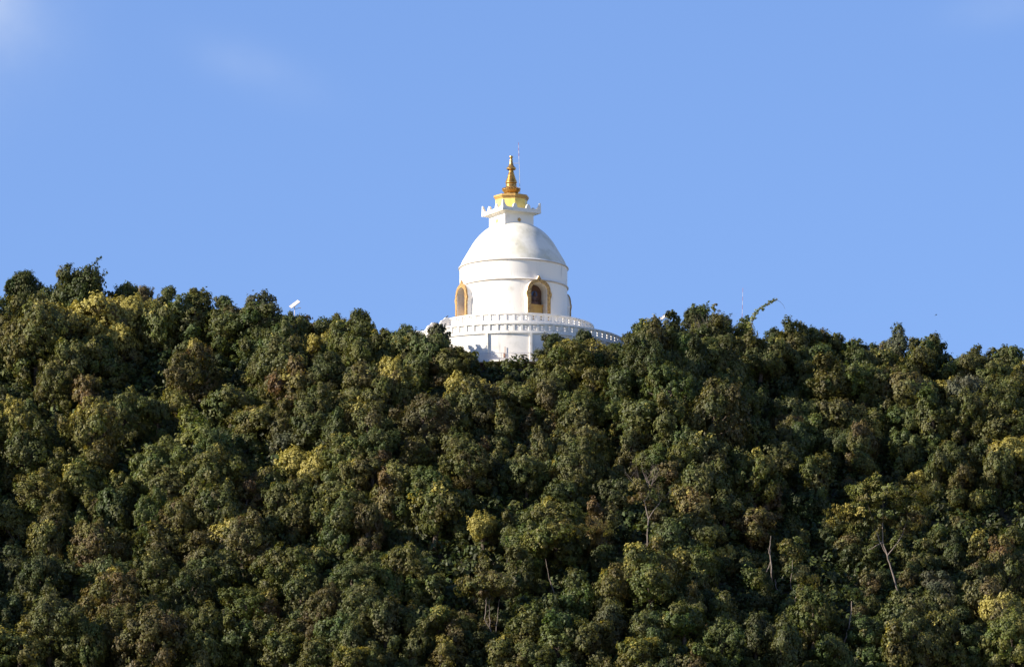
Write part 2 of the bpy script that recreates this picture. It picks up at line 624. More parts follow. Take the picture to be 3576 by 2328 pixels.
# dome
DP = [(8.86, 18.8), (8.72, 19.15), (8.45, 19.75), (7.9, 20.7), (7.2, 21.9), (6.55, 22.95), (5.75, 23.95), (4.9, 24.75), (4.1, 25.3), (3.2, 25.7), (2.0, 26.0), (0.1, 26.1)]
zz = [p[1] for p in DP]
cub = []
for k in range(len(DP) - 1):
    p0, p1, p2, p3 = DP[max(0, k - 1)], DP[k], DP[k + 1], DP[min(len(DP) - 1, k + 2)]
    for s_ in range(4):
        t = s_ / 4
        cub.append(tuple(0.5 * (2 * p1[i] + (p2[i] - p0[i]) * t + (2 * p0[i] - 5 * p1[i] + 4 * p2[i] - p3[i]) * t * t + (3 * p1[i] - p0[i] - 3 * p2[i] + p3[i]) * t ** 3) for i in (0, 1)))
cub.append(DP[-1])
put('dome', smooth_angle(MB().lathe(cub, 128, cap=False).mesh('dome', 'dome'), 40), PAG)

# niches
YF = -9.60
sur = smooth_angle(MB().band(OUT, INN, YF, -8.3).mesh('niche_surround', 'white'), 30)
OUT2 = [(x * 1.012, z_ + 0.02) for x, z_ in OUT]
trim = smooth_angle(MB().band(OUT2, [(x * 1.02, z_ + 0.02) for x, z_ in INN], YF - 0.10, YF + 0.16).mesh('niche_trim', 'trim'), 30)
rev = smooth_angle(MB().band([(x * 1.03, z_ + 0.03) for x, z_ in INN], [(x * 0.985, z_) for x, z_ in INN], YF + 0.05, -7.35).mesh('niche_reveal', 'cream'), 30)
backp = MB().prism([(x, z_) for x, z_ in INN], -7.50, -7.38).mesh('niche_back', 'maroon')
ped = MB().quadbox((-1.40, -8.35, 7.25), (1.40, -7.55, 8.0)).quadbox((-1.32, -8.2, 8.0), (1.32, -7.55, 10.9)).quadbox((-1.40, -8.3, 10.9), (1.40, -7.55, 11.2)).mesh('niche_pedestal', 'ochre')
for a in NICHE[:3]:
    nroot = put('niche', sur, PAG, rz=R(a))
    put('gold_trim', trim, nroot)
    put('reveal', rev, nroot)
    put('back_panel', backp, nroot)
    put('pedestal', ped, nroot)


def statue(az, label):
    rt = thing('statue', label, 'statue', (7.95 * sin(R(az)), -7.95 * cos(R(az)), 11.2), R(az))
    b = MB().lathe([(0.85, 0.0), (0.95, 0.12), (0.8, 0.26), (0.9, 0.30), (0.92, 0.42), (0.62, 0.55), (0.50, 0.75), (0.46, 1.0), (0.56, 1.25), (0.52, 1.42), (0.2, 1.52), (0.15, 1.6)], 24)
    b.v = [(x, y * 0.42, z_) for x, y, z_ in b.v]
    put('robe', smooth_angle(b.mesh('statue_robe', 'bronze'), 50), rt)
    for s_ in (-1, 1):
        put('arm', MB().tube([(s_ * 0.5, 0, 1.32), (s_ * 0.62, -0.06, 0.95), (s_ * 0.3, -0.3, 0.66), (s_ * 0.05, -0.36, 0.64)], [0.13, 0.11, 0.09, 0.07], 8).mesh('statue_arm', 'bronze'), rt)
    hd = MB().lathe([(0.05, 1.52), (0.17, 1.6), (0.23, 1.75), (0.22, 1.9), (0.15, 2.02), (0.1, 2.06), (0.1, 2.12), (0.02, 2.2)], 16)
    put('head', smooth_angle(hd.mesh('statue_head', 'bronze'), 60), rt)
    ha = MB().ring([(0.55, 0.12), (0.55, 0.2), (0.02, 0.2), (0.02, 0.12)], 24)
    ha.v = [(x, z_, y + 1.75) for x, y, z_ in ha.v]
    put('halo', ha.mesh('statue_halo', 'blue'), rt)


statue(26.0, 'dark seated statue in the shaded arched niche facing the camera')
statue(-64.0, 'seated statue inside the sunlit gold-edged niche on the left side')

# square turret on the dome, its cornice, merlons and star emblems
UPX = -0.36
TH = R(29.0)
tur = put('square_turret', MB().quadbox((-2.7, -2.7, 25.0), (2.7, 2.7, 27.35)).quadbox((-2.82, -2.82, 24.9), (2.82, 2.82, 25.55)).mesh('turret_block', 'white'), PAG, (UPX, 0, 0), TH)
cb = MB()
for h_, z0_, z1_ in ((2.85, 27.35, 27.48), (3.15, 27.48, 27.60), (3.63, 27.60, 27.88)):
    cb.quadbox((-h_, -h_, z0_), (h_, h_, z1_))
put('cornice', cb.mesh('turret_cornice', 'white'), tur)
mer = [(-0.62, 0), (-0.62, 0.34), (-0.40, 0.42), (-0.34, 0.74), (-0.16, 1.0), (0, 1.08), (0.16, 1.0), (0.34, 0.74), (0.40, 0.42), (0.62, 0.34), (0.62, 0)]
mmesh = MB().prism(mer, -0.16, 0.16).mesh('merlon', 'white')
low = MB().prism([(-3.3, 0), (-3.3, 0.34), (3.3, 0.34), (3.3, 0)], -0.13, 0.13).mesh('parapet', 'white')
hx = [(-0.95, 0), (-0.75, 0.36), (-0.45, 0.44), (-0.2, 0.75), (0.05, 1.2), (0.28, 1.45), (0.30, 1.2), (0.34, 0.0)]
horn = MB().prism(hx, -0.15, 0.15).mesh('corner_horn', 'white')
star = MB()
sp = []
for k in range(16):
    a = 2 * pi * k / 16
    r_ = 0.42 if k % 2 == 0 else 0.22
    sp.append((r_ * sin(a), r_ * cos(a)))
star.prism(sp, -2.76, -2.66)
star_g, star_b = star.mesh('star_gold', 'trim'), None
for k in range(4):
    a = k * pi / 2
    s_, c_ = sin(a), cos(a)
    put('parapet', low, tur, (3.42 * s_, -3.42 * c_, 27.88), a)
    for t in (-1.25, 1.25):
        put('merlon', mmesh, tur, (3.42 * s_ + t * c_, -3.42 * c_ + t * s_, 27.88), a)
    # two horn plates meeting on each corner
    put('corner_horn', horn, tur, (3.42 * s_ + 3.3 * c_, -3.42 * c_ + 3.3 * s_, 27.88), a)
    put('corner_horn', horn, tur, (3.42 * s_ - 3.3 * c_, -3.42 * c_ - 3.3 * s_, 27.88), a + pi)
    put('star_emblem', star_g, tur, (0, 0, 26.35), a)


def octo(mbx, r, z0, z1, r1=None):
    r1 = r1 or r
    i = len(mbx.v)
    for (rr, z_) in ((r, z0), (r1, z1)):
        for k in range(8):
            a = R(13 + 45 * k)
            mbx.v.append((rr * sin(a), -rr * cos(a), z_))
    for k in range(8):
        k2 = (k + 1) % 8
        mbx.f.append((i + k, i + k2, i + 8 + k2, i + 8 + k))
    mbx.f.append(tuple(i + 8 + k for k in range(8)))
    mbx.f.append(tuple(i + k for k in reversed(range(8))))
    return mbx


oc = put('octagon_drum', octo(MB(), 2.70, 27.88, 30.05).mesh('octagon_drum', 'yellow'), PAG, (UPX, 0, 0))
put('cornice', octo(octo(octo(MB(), 2.76, 30.05, 30.22), 2.86, 30.22, 30.40), 2.99, 30.40, 30.74).mesh('octagon_cornice', 'ochre'), oc)

zs = lambda yz: 40.62 - 0.00994 * yz
sp_prof = [(0.9, 30.7), (0.95, zs(945)), (1.2, zs(935)), (1.32, zs(915)), (1.48, zs(898)), (1.52, zs(885)), (1.44, zs(868)), (1.18, zs(850)), (1.0, zs(838)), (0.86, zs(828)), (0.86, zs(815)), (0.93, zs(808)), (0.92, zs(796)), (0.80, zs(786)), (0.86, zs(778)), (0.97, zs(766)), (0.97, zs(752))]
for k in range(9):
    y_ = 745 - k * 20
    r_ = np.interp(y_, [560, 600, 650, 700, 745], [0.36, 0.46, 0.60, 0.74, 0.93])
    sp_prof += [(r_ * 0.9, zs(y_)), (r_, zs(y_ - 6)), (r_, zs(y_ - 13))]
sp_prof += [(0.36, zs(562)), (0.40, zs(552)), (0.62, zs(545)), (0.78, zs(532)), (0.80, zs(515)), (0.66, zs(498)), (0.5, zs(482)), (0.40, zs(462)), (0.33, zs(440)), (0.28, zs(415)), (0.26, zs(390)), (0.28, zs(375)), (0.22, zs(360)), (0.15, zs(347)), (0.27, zs(338)), (0.30, zs(322)), (0.26, zs(308)), (0.1, zs(303))]
spire = put('spire', smooth_angle(MB().lathe(sp_prof, 40).mesh('spire', 'gold'), 35), PAG, (UPX - 0.02, 0, 0))
spire.rotation_euler = (0, 0, 0)
# beaded rim on the widest ring
bead = MB().lathe([(0.02, -0.10), (0.08, -0.06), (0.10, 0.0), (0.08, 0.06), (0.02, 0.10)], 8).mesh('bead', 'gold')
for k in range(26):
    a = 2 * pi * k / 26
    put('bead', bead, spire, (1.47 * sin(a), -1.47 * cos(a), zs(868)))
rod = put('lightning_rod', MB().tube([(1.42, -0.5, 30.74), (1.36, -0.5, 35.0), (1.26, -0.5, 37.0)], 0.045).mesh('rod_shaft', 'steel'), PAG, (UPX, 0, 0))
for k in range(6):
    z0_ = 37.0 + k * 0.46
    put('rod_segment', MB().tube([(1.26 - k * 0.012, -0.5, z0_), (1.25 - k * 0.012, -0.5, z0_ + 0.46)], 0.04 - k * 0.002).mesh('rod_segment', 'red' if k % 2 else 'mastwhite'), rod)
put('bracket', MB().tube([(0.2, -0.1, 36.3), (1.3, -0.5, 36.25)], 0.035).mesh('rod_bracket', 'steel'), rod)

# fence on the walkway
fen = thing('railing', 'thin pale railing along the foot of the white terrace wall', 'railing', (0, 0, -0.12))
put('top_rail', MB().ring([(19.12, 1.08), (19.12, 1.13), (19.07, 1.13), (19.07, 1.08)], 80, -95, 95).mesh('railing_top', 'steel'), fen)
fp = MB().quadbox((-0.03, -19.12, 0), (0.03, -19.06, 1.1)).mesh('railing_post', 'mastwhite')
for k in range(33):
    put('post', fp, fen, rz=R(-90 + k * 5.6))
pk = MB()
for k in range(420):
    a = R(-94 + k * 188 / 420)
    x_, y_ = 19.09 * sin(a), -19.09 * cos(a)
    pk.quadbox((x_ - 0.012, y_ - 0.012, 0.05), (x_ + 0.012, y_ + 0.012, 1.08))
pko = put('pickets', pk.mesh('railing_pickets', 'mastwhite'), fen)
pko['kind'] = 'stuff'


# ------------------------------------------------------------------ pixel <-> place
def ray_place(px, py, hc, fallback_y=0.0):
    """spot on the hill where something hc metres above the ground is seen at that photo pixel"""
    d = pix_dir(px, py)
    prev = None
    for y in np.arange(-170, 12, 0.5):
        t = (y - CAM.y) / d.y
        p = CAM + d * t
        g = ground(p.x, p.y) + hc
        if p.z - g <= 0 and math.hypot(p.x, p.y) > 21:
            return p, g - hc
    t = (fallback_y - CAM.y) / d.y
    p = CAM + d * t
    if math.hypot(p.x, p.y) < 25:                # never inside the pagoda: stand on the front edge of its platform
        yy = -math.sqrt(max(0.0, 23.5 ** 2 - p.x ** 2))
        p = CAM + d * ((yy - CAM.y) / d.y)
    return p, ground(p.x, p.y)


def project(p):
    v = Vector(p) - CAM
    dpt = v.dot(fwd)
    return 1788 + v.x * DIST / dpt / MPP, 1164 - v.dot(up) * DIST / dpt / MPP


# ------------------------------------------------------------------ foliage prototypes
def leaves_mesh(name, clumps, rng, n_sub, n_leaf, L, mat='leaf', topbloom=True, droop=0.0, cz=0.0, rad=1.0, sub_r=0.42):
    """clumps: (x, y, z, r). Each holds smaller sprays of rhombic leaves."""
    P, Nn, C = [], [], []
    for (cx, cy, czz, r) in clumps:
        tone = rng.random()
        outer = np.clip((np.array([cx, cy, czz - cz]) / rad)[2] * 0.5 + 0.5, 0, 1)
        bl = rng.random() * 0.55 + (1 - outer) * 0.9
        u = rng.normal(size=(n_sub, 3))
        u /= np.linalg.norm(u, axis=1)[:, None]
        u[:, 2] = u[:, 2] * 0.85 + 0.12
        sc = np.array([cx, cy, czz]) + u * r * (0.55 + 0.4 * rng.random((n_sub, 1)))
        for k in range(n_sub):
            w = rng.normal(size=(n_leaf, 3))
            w /= np.linalg.norm(w, axis=1)[:, None]
            rr = sub_r * r * (0.35 + 0.75 * rng.random((n_leaf, 1)))
            P.append(sc[k] + w * rr * np.array([1, 1, 0.8]))
            ctr = np.array([cx, cy, czz - cz]) / (rad + 1e-6)
            nrm = w * 0.32 + u[k] * 0.55 + ctr * 0.75 + rng.normal(size=(n_leaf, 3)) * 0.26 + np.array([0, 0, 0.10])
            Nn.append(nrm / np.linalg.norm(nrm, axis=1)[:, None])
            cc = np.empty((n_leaf, 4), np.float32)
            cc[:, 0] = rng.random(n_leaf)
            cc[:, 1] = np.clip(tone + rng.normal(size=n_leaf) * 0.12, 0, 1)
            cc[:, 2] = np.clip(bl + 0.25 * (1 - w[:, 2]) * 0.5 + rng.normal(size=n_leaf) * 0.06, 0, 1)
            cc[:, 3] = 1
            C.append(cc)
    P, Nn, C = np.concatenate(P), np.concatenate(Nn), np.concatenate(C)
    n = len(P)
    ref = rng.normal(size=(n, 3))
    T = np.cross(Nn, ref)
    T /= np.linalg.norm(T, axis=1)[:, None] + 1e-9
    B = np.cross(Nn, T)
    ln = (L * (0.65 + 0.7 * rng.random((n, 1))))
    a = P - T * ln * 0.5 - Nn * ln * 0.10
    b = P + B * ln * 0.30
    c = P + T * ln * 0.5 - Nn * ln * 0.10
    d = P - B * ln * 0.30
    V = np.stack([a, b, c, d], 1).reshape(-1, 3).astype(np.float32)
    return build_quads(name, V, np.repeat(C, 4, axis=0), mat)


def build_quads(name, V, C, mat):
    me = bpy.data.meshes.new(name)
    n4 = len(V)
    me.vertices.add(n4)
    me.vertices.foreach_set('co', V.reshape(-1))
    me.loops.add(n4)
    me.loops.foreach_set('vertex_index', np.arange(n4, dtype=np.int32))
    me.polygons.add(n4 // 4)
    me.polygons.foreach_set('loop_start', np.arange(0, n4, 4, dtype=np.int32))
    at = me.attributes.new('leaf', 'FLOAT_COLOR', 'POINT')
    at.data.foreach_set('color', np.ascontiguousarray(C, dtype=np.float32).reshape(-1))
    me.materials.append(M[mat])
    me.update(calc_edges=True)
    return me


def crown_clumps(rng, shape, n, rad):
    """leaf masses of one crown as (centre, radius) in units of the crown radius: one body, satellites and a skirt"""
    body = 0.62 if shape != 'ragged' else 0.45
    out = [(np.array([0.0, 0.0, 0.05]), body)]
    tries = 0
    while len(out) < n and tries < 3000:
        tries += 1
        u = rng.normal(size=3)
        u /= np.linalg.norm(u)
        if u[2] < -0.85:
            continue
        r = 0.22 + 0.26 * rng.random() ** 1.4
        c = u * (0.92 - 0.7 * r + 0.16 * rng.normal() * 0.6)
        if shape == 'ragged':
            c = c * (0.82 + 0.2 * rng.random())
        if c[2] < 0:
            c[2] *= 1.5
        if all(np.linalg.norm(c - o[0]) > 0.42 * (r + o[1]) for o in out[1:]):
            out.append((c, r))
    return out


def shape_point(p, shape):
    if shape == 'cone':
        q = 1.0 - 0.34 * np.clip(p[:, 2:3], 0, 1.2)
        return np.concatenate([p[:, :2] * q * 0.95, np.where(p[:, 2:3] > 0, p[:, 2:3] * 1.25, p[:, 2:3] * 1.6)], 1)
    if shape == 'flat':
        return np.concatenate([p[:, :2] * 1.25, np.where(p[:, 2:3] > 0, p[:, 2:3] * 0.66, p[:, 2:3] * 0.9)], 1)
    if shape == 'column':
        return np.concatenate([p[:, :2] * 0.6, p[:, 2:3] * 1.75], 1)
    return np.concatenate([p[:, :2], np.where(p[:, 2:3] > 0, p[:, 2:3] * 1.05, p[:, 2:3] * 1.55)], 1)


def crown_mesh(name, rng, shape, blobs, rad, n_spray, n_leaf, L, spray_r, rough=0.25):
    """sprays of small leaves spread over the leaf masses of a crown, some inside and some sticking out"""
    skew = np.eye(3) + rng.normal(size=(3, 3)) * np.array([[0.10, 0.10, 0.12], [0.10, 0.10, 0.12], [0.08, 0.08, 0.05]])
    cen = shape_point(np.array([b[0] for b in blobs]), shape)
    rr = np.array([b[1] for b in blobs])
    area = rr ** 2 / np.sum(rr ** 2)
    Ss, Os, Ks, Ts = [], [], [], []
    for k, (c, r) in enumerate(zip(cen, rr)):
        m = int(n_spray * area[k] * 1.5) + 6
        U = rng.normal(size=(m, 3))
        U /= np.linalg.norm(U, axis=1)[:, None]
        wob = 1 + 0.16 * np.sin(U @ (rng.normal(size=3) * 4) + rng.random() * 6) + 0.10 * np.sin(U @ (rng.normal(size=3) * 8))
        dep = wob * (1.0 - rough * rng.random(m) ** 1.6 + (rng.random(m) < 0.24) * 0.38 * rng.random(m))
        S = c + U * (r * dep)[:, None] * np.array([1, 1, 0.92])
        ok = np.ones(m, bool)
        for k2 in range(len(rr)):
            if k2 != k:
                ok &= np.linalg.norm(S - cen[k2], axis=1) > 0.80 * rr[k2]
        S, U = S[ok], U[ok]
        Ss.append(S)
        Os.append(U * 0.62 + S / (np.linalg.norm(S, axis=1)[:, None] + 1e-6) * 0.45)
        Ks.append(np.full(len(S), k))
        Ts.append(U[:, 2])
    S, O, K, TZ = np.concatenate(Ss), np.concatenate(Os), np.concatenate(Ks), np.concatenate(Ts)
    O /= np.linalg.norm(O, axis=1)[:, None] + 1e-9
    tone, blo = rng.random(len(rr))[K], rng.random(len(rr))[K]
    top = np.clip(S[:, 2] * 0.5 + 0.5, 0, 1)
    S = (S @ skew.T) * rad
    n = len(S)
    w = rng.normal(size=(n, n_leaf, 3))
    w /= np.linalg.norm(w, axis=2)[..., None]
    P = S[:, None, :] + w * (spray_r * (0.3 + 0.8 * rng.random((n, n_leaf, 1))))
    N = w * 0.42 + O[:, None, :] * 0.85 + rng.normal(size=(n, n_leaf, 3)) * 0.28 + np.array([0, 0, 0.12])
    N /= np.linalg.norm(N, axis=2)[..., None]
    C = np.ones((n, n_leaf, 4), np.float32)
    C[..., 0] = np.clip(rng.random((n, 1)) * 0.5 + rng.random((n, n_leaf)) * 0.5, 0, 1)
    C[..., 1] = np.clip(tone[:, None] + rng.normal(size=(n, n_leaf)) * 0.15, 0, 1)
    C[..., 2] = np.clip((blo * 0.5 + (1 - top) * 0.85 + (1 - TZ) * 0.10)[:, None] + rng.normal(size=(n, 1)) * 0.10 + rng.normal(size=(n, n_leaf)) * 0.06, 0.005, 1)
    P, N, C = P.reshape(-1, 3), N.reshape(-1, 3), C.reshape(-1, 4)
    return leaf_quads(name, P, N, C, rng, L, 'leaf'), S


def leaf_quads(name, P, Nn, C, rng, L, mat):
    n = len(P)
    ref = rng.normal(size=(n, 3))
    T = np.cross(Nn, ref)
    T /= np.linalg.norm(T, axis=1)[:, None] + 1e-9
    B = np.cross(Nn, T)
    ln = (L * (0.65 + 0.7 * rng.random((n, 1))))
    a = P - T * ln * 0.5 - Nn * ln * 0.10
    b = P + B * ln * 0.32
    c = P + T * ln * 0.5 - Nn * ln * 0.10
    d = P - B * ln * 0.32
    V = np.stack([a, b, c, d], 1).reshape(-1, 3).astype(np.float32)
    return build_quads(name, V, np.repeat(C, 4, axis=0), mat)


def trunk_mesh(name, rng, clumps, hc, rad, bark='bark', thick=0.055):
    """tapered trunk up to the crown centre with limbs reaching the leaf masses; base at z=0"""
    b = MB()
    r0 = thick * (hc + rad) * 0.55 + 0.05
    j = lambda s_: rng.normal() * s_
    pts = [(0, 0, -0.8), (j(.08), j(.08), hc * 0.3), (j(.15), j(.15), hc * 0.65), (j(.15), j(.15), hc), (0, 0, hc + rad * 0.55)]
    b.tube(pts, [r0 * 1.25, r0, r0 * 0.8, r0 * 0.6, r0 * 0.2], 7)
    sel = rng.permutation(len(clumps))[:11]
    for k in sel:
        c = Vector(clumps[k][:3]) + Vector((0, 0, hc))
        s_ = Vector((0, 0, hc * (0.55 + 0.4 * rng.random())))
        mid = s_.lerp(c, 0.5) + Vector((j(.15), j(.15), 0.12 * rad))
        b.tube([s_, mid, c], [r0 * 0.45, r0 * 0.28, r0 * 0.10], 5)
    return b.mesh(name, bark)


PROT = {}
NOMR, NOMH = 2.8, 5.6
specs = [('round', 10, 17), ('cone', 4, 17), ('flat', 3, 16), ('ragged', 4, 17), ('column', 2, 18), ('dense', 2, 20), ('big', 3, 34)]
seed = 11
for shape, cnt, ncl in specs:
    PROT[shape] = []
    for k in range(cnt):
        seed += 1
        rng = np.random.default_rng(seed)
        lob = crown_clumps(rng, shape, ncl, NOMR)
        if shape == 'big':
            lob = [(o[0] * (1.0 if k2 else 1.0), o[1] * (0.72 if k2 else 1.05)) for k2, o in enumerate(lob)]
        ns, nl, L, sr = {'dense': (850, 12, 0.26, 0.28), 'big': (1000, 12, 0.20, 0.22), 'ragged': (560, 12, 0.31, 0.34)}.get(shape, (640, 12, 0.31, 0.34))
        cm, S = crown_mesh('crown_' + shape, rng, shape, lob, NOMR, ns, nl, L, sr, 0.55 if shape == 'ragged' else 0.40)
        ends = [tuple(S[i] * 0.9) + (1,) for i in rng.permutation(len(S))[:14]]
        PROT[shape].append((cm, trunk_mesh('trunk_' + shape, rng, ends, NOMH, NOMR)))

COLS = {  # leaf base colour (linear) and share of flowering clusters
    'D': ((0.066, 0.086, 0.028), 0.0, 'dark green'), 'G': ((0.096, 0.120, 0.033), 0.0, 'green'),
    'O': ((0.120, 0.128, 0.036), 0.13, 'olive green'), 'B': ((0.134, 0.110, 0.042), 0.0, 'brownish'),
    'K': ((0.152, 0.154, 0.038), 0.34, 'yellowish green'), 'Y': ((0.145, 0.130, 0.040), 0.82, 'yellow-topped'),
    'R': ((0.165, 0.125, 0.044), 0.28, 'rusty orange'), 'L': ((0.140, 0.158, 0.038), 0.0, 'bright green'),
    'S': ((0.100, 0.110, 0.066), 0.0, 'grey-green')}
for k_, (c_, b_, n_) in list(COLS.items()):      # one forest: neighbouring kinds differ only a little in hue
    p_ = 0.12 if k_ in 'YRL' else 0.32
    COLS[k_] = (tuple(c_[i] * (1 - p_) + (0.120, 0.114, 0.033)[i] * p_ for i in range(3)), b_, n_)
COLS['D'] = ((0.070, 0.084, 0.027), 0.0, 'dark green')
for k_, (c_, b_, n_) in list(COLS.items()):
    COLS[k_] = (tuple(q * 0.86 for q in c_), b_, n_)

